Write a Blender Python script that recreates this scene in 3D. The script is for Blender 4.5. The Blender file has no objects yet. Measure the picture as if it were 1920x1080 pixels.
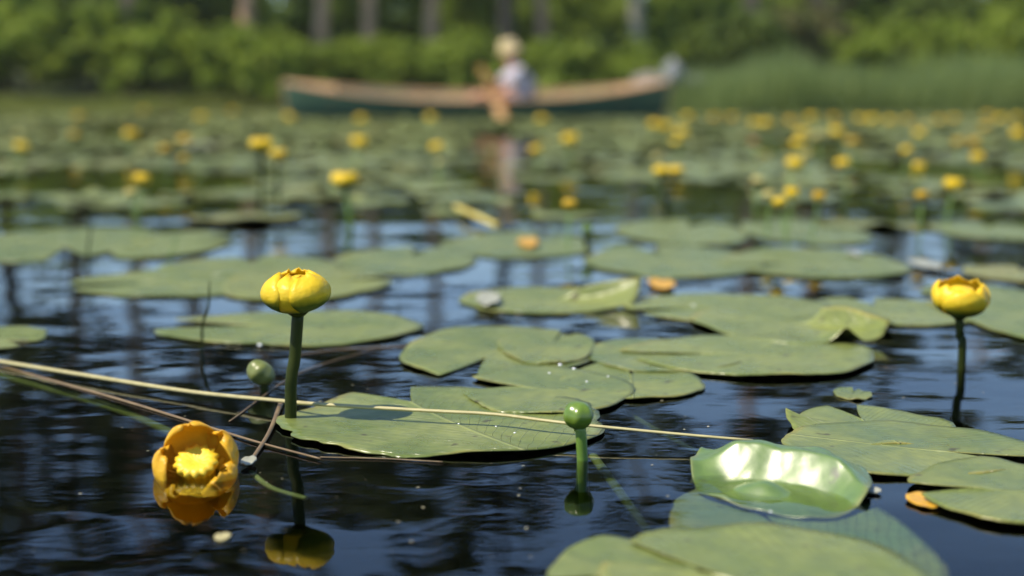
import bpy, math, random
import numpy as np
from mathutils import Vector, Matrix, noise as mnoise

R = math.radians
scene = bpy.context.scene
C = scene.collection

# ------------------------------------------------------------------ camera, sky, sun, exposure
CAM_H = 0.30
F = 50.0 / 36.0 * 1920.0            # focal length in pixels of the 1920 wide photograph
PITCH = math.atan(360.0 / F)        # horizon at row 180 of 1080
cd = bpy.data.cameras.new("camera")
cam = bpy.data.objects.new("camera", cd)
C.objects.link(cam)
cam.location = (0, 0, CAM_H)
cam.rotation_euler = (math.pi / 2 - PITCH, 0, 0)
cd.lens = 50
cd.sensor_width = 36
cd.clip_start = 0.02
cd.clip_end = 3000
cd.dof.use_dof = True
cd.dof.focus_distance = 1.25
cd.dof.aperture_fstop = 2.8
scene.camera = cam

SUN_EL, SUN_AZ = R(58), R(-112)     # azimuth from +Y (view direction) clockwise: from the left, a little behind
to_sun = Vector((math.sin(SUN_AZ) * math.cos(SUN_EL), math.cos(SUN_AZ) * math.cos(SUN_EL), math.sin(SUN_EL)))
w = bpy.data.worlds.new("World")
scene.world = w
w.use_nodes = True
nt = w.node_tree
bg = nt.nodes["Background"]
sky = nt.nodes.new("ShaderNodeTexSky")
sky.sky_type = 'NISHITA'
sky.sun_disc = False
sky.sun_elevation = SUN_EL
sky.sun_rotation = SUN_AZ
sky.air_density = 0.85
sky.dust_density = 0.05
sky.ozone_density = 4.0
nt.links.new(sky.outputs[0], bg.inputs[0])
bg.inputs[1].default_value = 0.135
sd = bpy.data.lights.new("sun", 'SUN')
sd.energy = 4.3
sd.angle = R(0.55)
sd.color = (1.0, 0.9, 0.72)
sun = bpy.data.objects.new("sun", sd)
C.objects.link(sun)
sun.rotation_euler = to_sun.to_track_quat('Z', 'Y').to_euler()

scene.view_settings.view_transform = 'Standard'
scene.view_settings.look = 'None'
scene.view_settings.exposure = 0.58
scene.view_settings.gamma = 1
scene.render.engine = 'CYCLES'
scene.cycles.use_denoising = True
scene.cycles.max_bounces = 7
scene.cycles.transparent_max_bounces = 10
scene.cycles.diffuse_bounces = 3
scene.cycles.glossy_bounces = 3
scene.cycles.sample_clamp_indirect = 4
scene.cycles.sample_clamp_direct = 12
scene.cycles.caustics_reflective = False
scene.cycles.caustics_refractive = False


def at(px, py, z=0.0):
    """the point of the plane at height z that the photograph's pixel shows"""
    r, u = (px - 960) / F, (540 - py) / F
    d = Vector((r, math.cos(PITCH) + u * math.sin(PITCH), -math.sin(PITCH) + u * math.cos(PITCH)))
    t = (z - CAM_H) / d.z
    return Vector((d.x * t, d.y * t, z))


def at_y(px, py, y):
    r, u = (px - 960) / F, (540 - py) / F
    d = Vector((r, math.cos(PITCH) + u * math.sin(PITCH), -math.sin(PITCH) + u * math.cos(PITCH)))
    t = y / d.y
    return Vector((d.x * t, y, CAM_H + d.z * t))


# ------------------------------------------------------------------ helpers
def tag(o, label=None, cat=None, group=None, kind=None):
    if label: o['label'] = label
    if cat: o['category'] = cat
    if group: o['group'] = group
    if kind: o['kind'] = kind
    return o


def empty(name, loc, label, cat, group=None):
    o = bpy.data.objects.new(name, None)
    o.empty_display_size = 0.05
    C.objects.link(o)
    o.location = loc
    return tag(o, label, cat, group)


def mesh_obj(name, verts, faces, mat, parent=None, smooth=True, loc=None):
    me = bpy.data.meshes.new(name)
    me.from_pydata([tuple(v) for v in verts], [], faces)
    me.validate()
    if smooth:
        me.polygons.foreach_set("use_smooth", [True] * len(me.polygons))
    if mat: me.materials.append(mat)
    o = bpy.data.objects.new(name, me)
    C.objects.link(o)
    if parent: o.parent = parent
    if loc is not None: o.location = loc
    return o


def np_quads(name, V, mat, parent=None, loc=None, smooth=False):
    """V: (n,4,3) array of loose quads"""
    n = len(V)
    me = bpy.data.meshes.new(name)
    me.vertices.add(n * 4)
    me.vertices.foreach_set("co", V.reshape(-1).astype(np.float32))
    me.loops.add(n * 4)
    me.loops.foreach_set("vertex_index", np.arange(n * 4, dtype=np.int32))
    me.polygons.add(n)
    me.polygons.foreach_set("loop_start", np.arange(0, n * 4, 4, dtype=np.int32))
    me.polygons.foreach_set("loop_total", np.full(n, 4, dtype=np.int32))
    me.update(calc_edges=True)
    me.materials.append(mat)
    o = bpy.data.objects.new(name, me)
    C.objects.link(o)
    if parent: o.parent = parent
    if loc is not None: o.location = loc
    return o


def tube_data(pts, radii, seg=10, flat=1.0, cap=True):
    """swept tube along pts; flat < 1 squashes it vertically"""
    pts = [Vector(p) for p in pts]
    n = len(pts)
    V, Fc = [], []
    prev = None
    for i, p in enumerate(pts):
        t = (pts[min(i + 1, n - 1)] - pts[max(i - 1, 0)]).normalized()
        ref = prev if prev is not None else (Vector((0, 0, 1)) if abs(t.z) < 0.9 else Vector((1, 0, 0)))
        s = t.cross(ref)
        if s.length < 1e-5: s = t.cross(Vector((0, 1, 0)))
        s.normalize()
        u = s.cross(t).normalized()
        prev = u
        r = radii[i] if hasattr(radii, '__len__') else radii
        for k in range(seg):
            a = 2 * math.pi * k / seg
            V.append(p + s * math.cos(a) * r + u * math.sin(a) * r * flat)
    for i in range(n - 1):
        for k in range(seg):
            a, b = i * seg + k, i * seg + (k + 1) % seg
            Fc.append((a, b, b + seg, a + seg))
    if cap:
        Fc.append(tuple(reversed(range(seg))))
        Fc.append(tuple(range((n - 1) * seg, n * seg)))
    return V, Fc


def join_data(parts):
    V, Fc = [], []
    for v, f in parts:
        o = len(V)
        V += list(v)
        Fc += [tuple(i + o for i in q) for q in f]
    return V, Fc


def bez(points, n=16):
    """smooth curve through points (Catmull-Rom)"""
    P = [Vector(p) for p in points]
    P = [P[0] * 2 - P[1]] + P + [P[-1] * 2 - P[-2]]
    out = []
    m = len(P) - 3
    for i in range(m):
        a, b, c, d = P[i:i + 4]
        k = max(2, n // m)
        for j in range(k):
            t = j / k
            out.append(0.5 * ((2 * b) + (c - a) * t + (2 * a - 5 * b + 4 * c - d) * t * t + (3 * b - a - 3 * c + d) * t ** 3))
    out.append(P[-2].copy())
    return out


# ------------------------------------------------------------------ materials
def new_mat(name):
    m = bpy.data.materials.new(name)
    m.use_nodes = True
    nt = m.node_tree
    return m, nt, nt.nodes["Principled BSDF"]


def node(nt, t, **kw):
    n = nt.nodes.new(t)
    for k, v in kw.items(): setattr(n, k, v)
    return n


def ramp(nt, fac, stops):
    r = nt.nodes.new("ShaderNodeValToRGB")
    el = r.color_ramp.elements
    while len(el) > 1: el.remove(el[-1])
    el[0].position = stops[0][0]; el[0].color = (*stops[0][1], 1)
    for p, c in stops[1:]:
        e = el.new(p); e.color = (*c, 1)
    nt.links.new(fac, r.inputs[0])
    return r.outputs[0]


def noise_tex(nt, scale, detail=4, coord='Object', rough=0.55, dist=0.0, mapping=None):
    tc = node(nt, "ShaderNodeTexCoord")
    n = node(nt, "ShaderNodeTexNoise")
    n.inputs['Scale'].default_value = scale
    n.inputs['Detail'].default_value = detail
    n.inputs['Roughness'].default_value = rough
    n.inputs['Distortion'].default_value = dist
    src = tc.outputs[coord]
    if mapping:
        mp = node(nt, "ShaderNodeMapping")
        mp.inputs['Scale'].default_value = mapping
        nt.links.new(src, mp.inputs[0])
        src = mp.outputs[0]
    nt.links.new(src, n.inputs['Vector'])
    return n.outputs['Fac']


def mixc(nt, fac, a, b, mode='MIX'):
    m = node(nt, "ShaderNodeMix", data_type='RGBA', blend_type=mode)
    for i, v in ((0, fac), (6, a), (7, b)):
        if isinstance(v, (int, float)): m.inputs[i].default_value = v
        elif isinstance(v, tuple): m.inputs[i].default_value = (*v, 1)
        else: nt.links.new(v, m.inputs[i])
    return m.outputs[2]


def mathn(nt, op, a, b=None, clamp=False):
    m = node(nt, "ShaderNodeMath", operation=op, use_clamp=clamp)
    for i, v in enumerate((a, b)):
        if v is None: continue
        if isinstance(v, (int, float)): m.inputs[i].default_value = v
        else: nt.links.new(v, m.inputs[i])
    return m.outputs[0]


def bump(nt, h, dist, strength=1.0, normal=None):
    b = node(nt, "ShaderNodeBump")
    b.inputs['Strength'].default_value = strength
    b.inputs['Distance'].default_value = dist
    nt.links.new(h, b.inputs['Height'])
    if normal is not None: nt.links.new(normal, b.inputs['Normal'])
    return b.outputs[0]


def simple(name, c1, c2, scale=20, rough=0.6, spec=0.5, bumpd=0.0, mapping=None, coat=0.0, sub=0.0):
    m, nt, p = new_mat(name)
    f = noise_tex(nt, scale, mapping=mapping)
    col = ramp(nt, f, [(0.3, c1), (0.7, c2)])
    nt.links.new(col, p.inputs['Base Color'])
    p.inputs['Roughness'].default_value = rough
    p.inputs['Specular IOR Level'].default_value = spec
    if coat:
        p.inputs['Coat Weight'].default_value = coat
        p.inputs['Coat Roughness'].default_value = 0.135
    if bumpd:
        nt.links.new(bump(nt, f, bumpd), p.inputs['Normal'])
    return m


def leaf_mat(name, cols, rough=0.5, trans=0.55, island=True, spec=0.3):
    m, nt, p = new_mat(name)
    geo = node(nt, "ShaderNodeNewGeometry")
    big = noise_tex(nt, 0.9, 2, coord='Object')
    fac = mathn(nt, 'ADD', mathn(nt, 'MULTIPLY', geo.outputs['Random Per Island'], 0.6), mathn(nt, 'MULTIPLY', big, 0.5))
    col = ramp(nt, fac, [(0.15, cols[0]), (0.5, cols[1]), (0.85, cols[2])])
    nt.links.new(col, p.inputs['Base Color'])
    p.inputs['Roughness'].default_value = rough
    p.inputs['Specular IOR Level'].default_value = spec
    tr = node(nt, "ShaderNodeBsdfTranslucent")
    nt.links.new(col, tr.inputs[0])
    mx = node(nt, "ShaderNodeMixShader")
    mx.inputs[0].default_value = trans
    nt.links.new(p.outputs[0], mx.inputs[1])
    nt.links.new(tr.outputs[0], mx.inputs[2])
    nt.links.new(mx.outputs[0], nt.nodes["Material Output"].inputs[0])
    return m


def pad_mat(name, per_object=True, rough=0.33, wet=False, tint=None):
    m, nt, p = new_mat(name)
    if per_object:
        oi = node(nt, "ShaderNodeObjectInfo")
        rnd = oi.outputs['Random']
    else:
        rnd = node(nt, "ShaderNodeNewGeometry").outputs['Random Per Island']
    g1 = (0.112, 0.152, 0.032); g2 = (0.152, 0.19, 0.042); g3 = (0.25, 0.225, 0.055); g4 = (0.10, 0.145, 0.048)
    if tint: g1 = g2 = g3 = g4 = tint
    base = ramp(nt, rnd, [(0.0, g1), (0.35, g2), (0.6, g4), (0.85, g2), (1.0, g3)])
    blot = noise_tex(nt, 9, 5)
    col = mixc(nt, 0.15 if wet else ramp(nt, blot, [(0.4, (0, 0, 0)), (0.68, (1, 1, 1))]), base, (0.21, 0.24, 0.075))
    fine = noise_tex(nt, 60, 3)
    col = mixc(nt, 0.35, col, mixc(nt, 1.0, col, ramp(nt, fine, [(0.35, (0.6, 0.62, 0.6)), (0.65, (1.4, 1.32, 1.15))]), 'MULTIPLY'))
    # leaf coordinates: u across, v along the midrib, edge = distance from the centre to the rim
    au = node(nt, "ShaderNodeAttribute", attribute_name="leaf")
    sep = node(nt, "ShaderNodeSeparateXYZ")
    nt.links.new(au.outputs['Vector'], sep.inputs[0])
    u, v, e = sep.outputs
    absu = mathn(nt, 'ABSOLUTE', u)
    ph = mathn(nt, 'SUBTRACT', mathn(nt, 'MULTIPLY', v, 9.0), mathn(nt, 'MULTIPLY', mathn(nt, 'POWER', absu, 0.8), 11.0))
    wob = noise_tex(nt, 14, 2)
    ph = mathn(nt, 'ADD', ph, mathn(nt, 'MULTIPLY', wob, 1.5))
    tri = mathn(nt, 'PINGPONG', ph, 0.5)
    vein = mathn(nt, 'MULTIPLY', mathn(nt, 'SUBTRACT', 0.07, tri), 14.0, clamp=True)
    mid = mathn(nt, 'MULTIPLY', mathn(nt, 'SUBTRACT', 0.022, absu), 60.0, clamp=True)
    veins = mathn(nt, 'MAXIMUM', mathn(nt, 'MULTIPLY', vein, 0.5), mid)
    col = mixc(nt, mathn(nt, 'MULTIPLY', veins, 0.0 if wet else 0.62), col, (0.26, 0.29, 0.10))
    # yellowed / browned rim and small brown marks (wear of the leaf itself)
    rimn = noise_tex(nt, 7, 3)
    rim = mathn(nt, 'MULTIPLY', mathn(nt, 'SUBTRACT', mathn(nt, 'ADD', e, mathn(nt, 'MULTIPLY', rimn, 0.5)), 1.22), 7.0, clamp=True)
    col = mixc(nt, mathn(nt, 'MULTIPLY', rim, 0.65), col, (0.33, 0.24, 0.05))
    sp = noise_tex(nt, 38, 2)
    spots = mathn(nt, 'MULTIPLY', mathn(nt, 'SUBTRACT', sp, 0.66), 20.0, clamp=True)
    col = mixc(nt, mathn(nt, 'MULTIPLY', spots, 0.8), col, (0.06, 0.05, 0.02))
    nt.links.new(col, p.inputs['Base Color'])
    rr = ramp(nt, noise_tex(nt, 16, 3), [(0.35, (rough - 0.1,) * 3), (0.7, (rough + 0.16,) * 3)])
    nt.links.new(rr, p.inputs['Roughness'])
    p.inputs['Specular IOR Level'].default_value = 0.5
    b1 = bump(nt, noise_tex(nt, 24, 4), 0.0022)
    b2 = bump(nt, veins, 0.0 if wet else 0.0011, normal=b1)
    nt.links.new(b2, p.inputs['Normal'])
    if wet:
        p.inputs['Coat Weight'].default_value = 1.0
        p.inputs['Coat Roughness'].default_value = 0.36
        p.inputs['Coat IOR'].default_value = 1.9
        wetb = bump(nt, noise_tex(nt, 16, 2, dist=1.0), 0.003)
        nt.links.new(wetb, p.inputs['Coat Normal'])
    return m


M = {}
M['pad'] = pad_mat("pad_leaf")
M['pad_far'] = pad_mat("pad_leaf_far", per_object=False, rough=0.42)
M['pad_wet'] = pad_mat("pad_leaf_wet", rough=0.3, wet=True, tint=(0.095, 0.18, 0.008))
M['pad_sunk'] = pad_mat("pad_leaf_sunken", tint=(0.15, 0.24, 0.10))
M['pad_dry_and_glare'] = simple("dry_pad_and_glare", (0.3, 0.3, 0.22), (0.42, 0.42, 0.33), 30, 0.35)  # dry leaf scraps; the same pale tone also paints glare on one distant pad

def petal_mat(name, yel, org, green_base):
    m, nt, p = new_mat(name)
    au = node(nt, "ShaderNodeAttribute", attribute_name="petal")
    sep = node(nt, "ShaderNodeSeparateXYZ")
    nt.links.new(au.outputs['Vector'], sep.inputs[0])
    n = noise_tex(nt, 90, 3)
    col = mixc(nt, mathn(nt, 'MULTIPLY', n, 0.55), yel, org)
    v = sep.outputs[1]
    edge = mathn(nt, 'MULTIPLY', mathn(nt, 'SUBTRACT', v, 0.8), 3.5, clamp=True)
    col = mixc(nt, mathn(nt, 'MULTIPLY', edge, 0.5), col, org)
    g = mathn(nt, 'MULTIPLY', mathn(nt, 'SUBTRACT', mathn(nt, 'ADD', green_base, mathn(nt, 'MULTIPLY', n, 0.12)), v), 6.0, clamp=True)
    col = mixc(nt, g, col, (0.10, 0.16, 0.015))
    nt.links.new(col, p.inputs['Base Color'])
    p.inputs['Roughness'].default_value = 0.4
    p.inputs['Specular IOR Level'].default_value = 0.45
    tr = node(nt, "ShaderNodeBsdfTranslucent")
    nt.links.new(col, tr.inputs[0])
    mx = node(nt, "ShaderNodeMixShader")
    mx.inputs[0].default_value = 0.35
    nt.links.new(p.outputs[0], mx.inputs[1])
    nt.links.new(tr.outputs[0], mx.inputs[2])
    nt.links.new(mx.outputs[0], nt.nodes["Material Output"].inputs[0])
    nt.links.new(bump(nt, noise_tex(nt, 160, 3), 0.0009, normal=bump(nt, noise_tex(nt, 45, 2), 0.002)), p.inputs['Normal'])
    return m


YEL, ORG = (0.96, 0.77, 0.04), (0.93, 0.58, 0.015)
M['petal'] = petal_mat("petal_yellow", YEL, ORG, 0.2)
M['petal_out'] = petal_mat("petal_yellow_green_base", YEL, ORG, 0.46)
M['petal_old'] = petal_mat("petal_amber", (0.93, 0.63, 0.04), (0.84, 0.43, 0.02), -0.2)
M['petal_pale'] = petal_mat("petal_pale", (0.75, 0.68, 0.28), (0.6, 0.5, 0.12), 0.3)
M['stigma'] = simple("stigma_yellow", (0.85, 0.62, 0.04), (0.75, 0.48, 0.02), 80, 0.45, bumpd=0.0005)
M['stem'] = simple("stem_green", (0.016, 0.026, 0.002), (0.036, 0.048, 0.004), 40, 0.55, 0.2)
M['stem_pale'] = simple("stem_light_green", (0.12, 0.22, 0.03), (0.18, 0.3, 0.05), 60, 0.35)
M['bud'] = simple("bud_green", (0.09, 0.17, 0.015), (0.16, 0.24, 0.025), 45, 0.28, coat=0.3)
M['bud_dull'] = simple("bud_olive", (0.12, 0.15, 0.03), (0.2, 0.22, 0.06), 45, 0.35)
M['straw'] = simple("straw_tan", (0.33, 0.29, 0.13), (0.48, 0.43, 0.21), 40, 0.5, mapping=(1, 8, 8))
M['reed_stalk'] = simple("stalk_olive", (0.15, 0.17, 0.06), (0.26, 0.27, 0.11), 40, 0.45)
M['stalk_brown'] = simple("stalk_brown", (0.13, 0.085, 0.04), (0.22, 0.15, 0.07), 40, 0.5)
M['water_weed'] = simple("submerged_stem", (0.12, 0.17, 0.06), (0.2, 0.26, 0.11), 30, 0.6)
M['droplet'] = simple("droplet_sparkle_white", (0.85, 0.87, 0.88), (0.95, 0.95, 0.95), 30, 0.08, 0.8)  # clear drops coloured white, so their sparkle is painted in
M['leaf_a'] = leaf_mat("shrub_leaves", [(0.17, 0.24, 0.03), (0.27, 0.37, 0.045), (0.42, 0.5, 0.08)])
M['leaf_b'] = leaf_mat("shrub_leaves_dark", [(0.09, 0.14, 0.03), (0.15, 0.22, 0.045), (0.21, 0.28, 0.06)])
M['leaf_forest'] = leaf_mat("undergrowth_leaves", [(0.15, 0.22, 0.05), (0.22, 0.31, 0.075), (0.3, 0.38, 0.1)])
M['leaf_c'] = leaf_mat("pine_needles", [(0.035, 0.055, 0.018), (0.065, 0.095, 0.028), (0.11, 0.14, 0.045)], trans=0.3)
M['leaf_d'] = leaf_mat("dry_olive_leaves", [(0.12, 0.12, 0.05), (0.18, 0.18, 0.07), (0.24, 0.24, 0.09)])
M['reed'] = leaf_mat("reed_blades", [(0.17, 0.24, 0.07), (0.26, 0.34, 0.11), (0.36, 0.43, 0.16)])
M['grass'] = leaf_mat("marsh_grass", [(0.15, 0.18, 0.035), (0.22, 0.25, 0.05), (0.3, 0.31, 0.08)])
M['bark'] = simple("bark_brown", (0.42, 0.24, 0.13), (0.66, 0.42, 0.25), 5, 0.9, mapping=(3, 3, 0.6), bumpd=0.03)
M['bark_grey'] = simple("bark_grey", (0.2, 0.19, 0.13), (0.36, 0.33, 0.24), 5, 0.9, mapping=(3, 3, 0.6), bumpd=0.03)
M['bark_dark'] = simple("bark_dark", (0.02, 0.02, 0.018), (0.045, 0.04, 0.035), 5, 0.9, mapping=(3, 3, 0.6), bumpd=0.03)
M['twig'] = simple("twig", (0.07, 0.05, 0.03), (0.12, 0.09, 0.06), 10, 0.9)


# ------------------------------------------------------------------ ground, water
def ground_z(x, y):
    s = 29.5 + 0.9 * math.sin(x * 0.21) + 0.5 * math.sin(x * 0.63 + 1)
    if x > 2: s -= min(5.0, (x - 2) * 0.9)       # the reedy point comes nearer on the right
    t = (y - s)
    if t < -2: return -0.75
    if t < 3: return -0.75 + (t + 2) / 5 * 1.1
    if t < 40: return 0.35 + (t - 3) / 37 * 1.6 + 0.1 * math.sin(x * 0.4 + y * 0.3)
    return 1.95 + 0.8 * min(1, (t - 40) / 200)


xs = [-1500, -600, -250, -120] + [i * 2.0 for i in range(-40, 41)] + [120, 250, 600, 1500]
ys = [-1500, -500, -150, -60, -20, 0, 8, 14, 18, 20] + [20.5 + i * 0.75 for i in range(40)] + [52, 56, 60, 66, 72, 80, 95, 120, 180, 400, 900, 1500]
gv, gf = [], []
for y in ys:
    for x in xs:
        gv.append((x, y, ground_z(max(-80, min(80, x)), y)))
nx = len(xs)
for j in range(len(ys) - 1):
    for i in range(nx - 1):
        a = j * nx + i
        gf.append((a, a + 1, a + nx + 1, a + nx))
m_ground = simple("bank_soil_and_moss", (0.03, 0.045, 0.012), (0.075, 0.095, 0.025), 1.2, 0.95)
g = mesh_obj("ground", gv, gf, m_ground)
tag(g, kind='structure')

mw, nt, p = new_mat("pond_water")
nt.nodes.remove(p)
out = nt.nodes["Material Output"]
n1 = noise_tex(nt, 11, 3, rough=0.42, mapping=(0.75, 1.25, 1), dist=0.4)
n2 = noise_tex(nt, 2.3, 2, rough=0.5, mapping=(0.8, 1.2, 1))
n3 = noise_tex(nt, 55, 2, rough=0.5, mapping=(0.8, 1.3, 1))
patch = ramp(nt, noise_tex(nt, 1.4, 2), [(0.38, (0.25,) * 3), (0.62, (1, 1, 1))])
h = mathn(nt, 'ADD', mathn(nt, 'MULTIPLY', n1, 0.0009), mathn(nt, 'MULTIPLY', n3, 0.00008))
h = mathn(nt, 'ADD', mathn(nt, 'MULTIPLY', h, patch), mathn(nt, 'MULTIPLY', n2, 0.0065))
bn = bump(nt, h, 1.0)
fr = node(nt, "ShaderNodeFresnel")
fr.inputs[0].default_value = 1.333
nt.links.new(bn, fr.inputs['Normal'])
gl = node(nt, "ShaderNodeBsdfGlossy")
gl.inputs['Roughness'].default_value = 0.02
gl.inputs['Color'].default_value = (1, 1, 1, 1)
nt.links.new(bn, gl.inputs['Normal'])
tr = node(nt, "ShaderNodeBsdfTransparent")
tr.inputs[0].default_value = (0.93, 0.95, 0.9, 1)
mx = node(nt, "ShaderNodeMixShader")
nt.links.new(fr.outputs[0], mx.inputs[0])
nt.links.new(tr.outputs[0], mx.inputs[1])
nt.links.new(gl.outputs[0], mx.inputs[2])
nt.links.new(mx.outputs[0], out.inputs[0])
va = node(nt, "ShaderNodeVolumeAbsorption")
va.inputs[0].default_value = (0.45, 0.5, 0.3, 1)
va.inputs[1].default_value = 34.0
nt.links.new(va.outputs[0], out.inputs['Volume'])
X, Y0, Y1, Z = 400, -400, 36, -1.2
wv = [(-X, Y0, Z), (X, Y0, Z), (X, Y1, Z), (-X, Y1, Z), (-X, Y0, 0), (X, Y0, 0), (X, Y1, 0), (-X, Y1, 0)]
wf = [(3, 2, 1, 0), (4, 5, 6, 7), (0, 1, 5, 4), (1, 2, 6, 5), (2, 3, 7, 6), (3, 0, 4, 7)]
wo = mesh_obj("water", wv, wf, mw, smooth=False)
tag(wo, kind='structure')


# ------------------------------------------------------------------ trees and shrubs
def leaf_quads(rs, blobs, n, size, squash=0.8, shell=0.45, droop=0.0):
    b = np.array([[*c, r] for c, r in blobs])
    wgt = b[:, 3] ** 2
    idx = rs.choice(len(b), n, p=wgt / wgt.sum())
    d = rs.normal(size=(n, 3)); d /= np.linalg.norm(d, axis=1)[:, None]
    rad = b[idx, 3] * rs.random(n) ** shell
    ce = b[idx, :3] + d * rad[:, None] * np.array([1, 1, squash])
    nrm = d * 0.5 + rs.normal(size=(n, 3)) * 0.55 + np.array([0, 0, 0.45])
    nrm /= np.linalg.norm(nrm, axis=1)[:, None]
    t = np.cross(nrm, rs.normal(size=(n, 3))); t /= np.linalg.norm(t, axis=1)[:, None]
    t[:, 2] -= droop; t /= np.linalg.norm(t, axis=1)[:, None]
    s = np.cross(nrm, t); s /= np.linalg.norm(s, axis=1)[:, None]
    sz = size * (0.6 + 0.8 * rs.random(n))[:, None]
    V = np.stack([ce - t * sz, ce + s * sz * 0.5 - t * sz * 0.1, ce + t * sz, ce - s * sz * 0.5 - t * sz * 0.1], axis=1)
    return V


def shrub(px, ytop, wpx, d, mat, n, label, seed, leaf=0.07, group='shrubs along the far bank'):
    rs = np.random.RandomState(seed)
    x = (px - 960) / F * d
    ztop = CAM_H + (180 - ytop) / F * d
    W = wpx / F * d
    z0 = ground_z(x, d) - 0.05
    H = (ztop - z0) * 1.06
    root = empty('shrub', (x, d, z0), label, 'shrub', group)
    blobs = []
    for i in range(46):
        a, q = rs.random() * 2 * math.pi, rs.random() ** 0.6
        r = H * (0.07 + 0.12 * rs.random())
        hz = rs.random() ** 0.7
        blobs.append(((math.cos(a) * q * W * 0.5 * (1 - 0.45 * hz ** 2), math.sin(a) * q * W * 0.38 - 0.1, r * 0.7 + (H - r * 1.7) * hz * (1 - 0.22 * q * q)), r))
    for i in range(60):
        a, q = rs.random() * 2 * math.pi, rs.random() ** 0.5
        r = H * (0.03 + 0.045 * rs.random())
        hz = 0.25 + 0.85 * rs.random() * (1 - 0.25 * q)
        blobs.append(((math.cos(a) * q * W * 0.56, math.sin(a) * q * W * 0.42, H * hz), r * 1.3))
    np_quads('foliage', leaf_quads(rs, blobs, n, leaf, shell=0.7), mat, root)
    st = []
    for k in range(7):
        c = blobs[k][0]
        st.append(tube_data(bez([(rs.normal() * 0.12, rs.normal() * 0.1, 0), (c[0] * 0.4, c[1] * 0.4, c[2] * 0.5), c], 6), [0.035 - 0.003 * i for i in range(7)][:7], 6))
    v, f = join_data(st)
    mesh_obj('stem', v, f, M['twig'], root)
    return root


def tree(px, d, H, r0, crown0, mat, bark, label, seed, lean=0.0, n=9000, spread=2.6, leaf=0.13, name='pine_tree', cat='tree', dens=1.0):
    rs = np.random.RandomState(seed)
    x = (px - 960) / F * d
    z0 = ground_z(x, d) - 0.1
    root = empty(name, (x, d, z0), label, cat, 'tall trees on the far bank')
    pts = [Vector((lean * H * t + 0.12 * math.sin(t * 5 + seed), 0.1 * math.sin(t * 4 + seed), H * t)) for t in [i / 12 for i in range(13)]]
    pts[0].x = 0
    rad = [r0 * (1.25 if i == 0 else 1 - 0.85 * i / 12) for i in range(13)]
    v, f = tube_data(pts, rad, 12)
    mesh_obj('trunk', v, f, bark, root)
    limbs, blobs = [], []
    nl = int(26 * dens)
    for i in range(nl):
        t = crown0 + (0.98 - crown0) * (i + rs.random() * 0.8) / nl
        k = t * 12
        i0 = min(11, int(k))
        c = pts[i0].lerp(pts[i0 + 1], k - i0)
        a = i * 2.4 + rs.random()
        shape = max(0.2, math.sin(math.pi * min(1, 0.25 + 0.75 * (t - crown0) / (1 - crown0))) ** 0.7)
        L = spread * shape * (0.55 + 0.6 * rs.random())
        e = c + Vector((math.cos(a) * L, math.sin(a) * L, L * (0.1 + 0.3 * rs.random())))
        mid = c.lerp(e, 0.5) + Vector((0, 0, -0.1 * L))
        limbs.append(tube_data([c, mid, e], [0.07 * (1.1 - t * 0.6), 0.045, 0.015], 5))
        blobs.append((tuple(e), 0.3 + 0.35 * rs.random() * (0.4 + shape)))
        if L > 1.0:
            blobs.append((tuple(mid + Vector((rs.normal() * 0.3, rs.normal() * 0.3, 0.25))), 0.28 + 0.3 * rs.random()))
    v, f = join_data(limbs)
    mesh_obj('branch', v, f, bark, root)
    np_quads('crown', leaf_quads(rs, blobs, n, leaf, squash=0.6, shell=0.5), mat, root)
    return root


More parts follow.
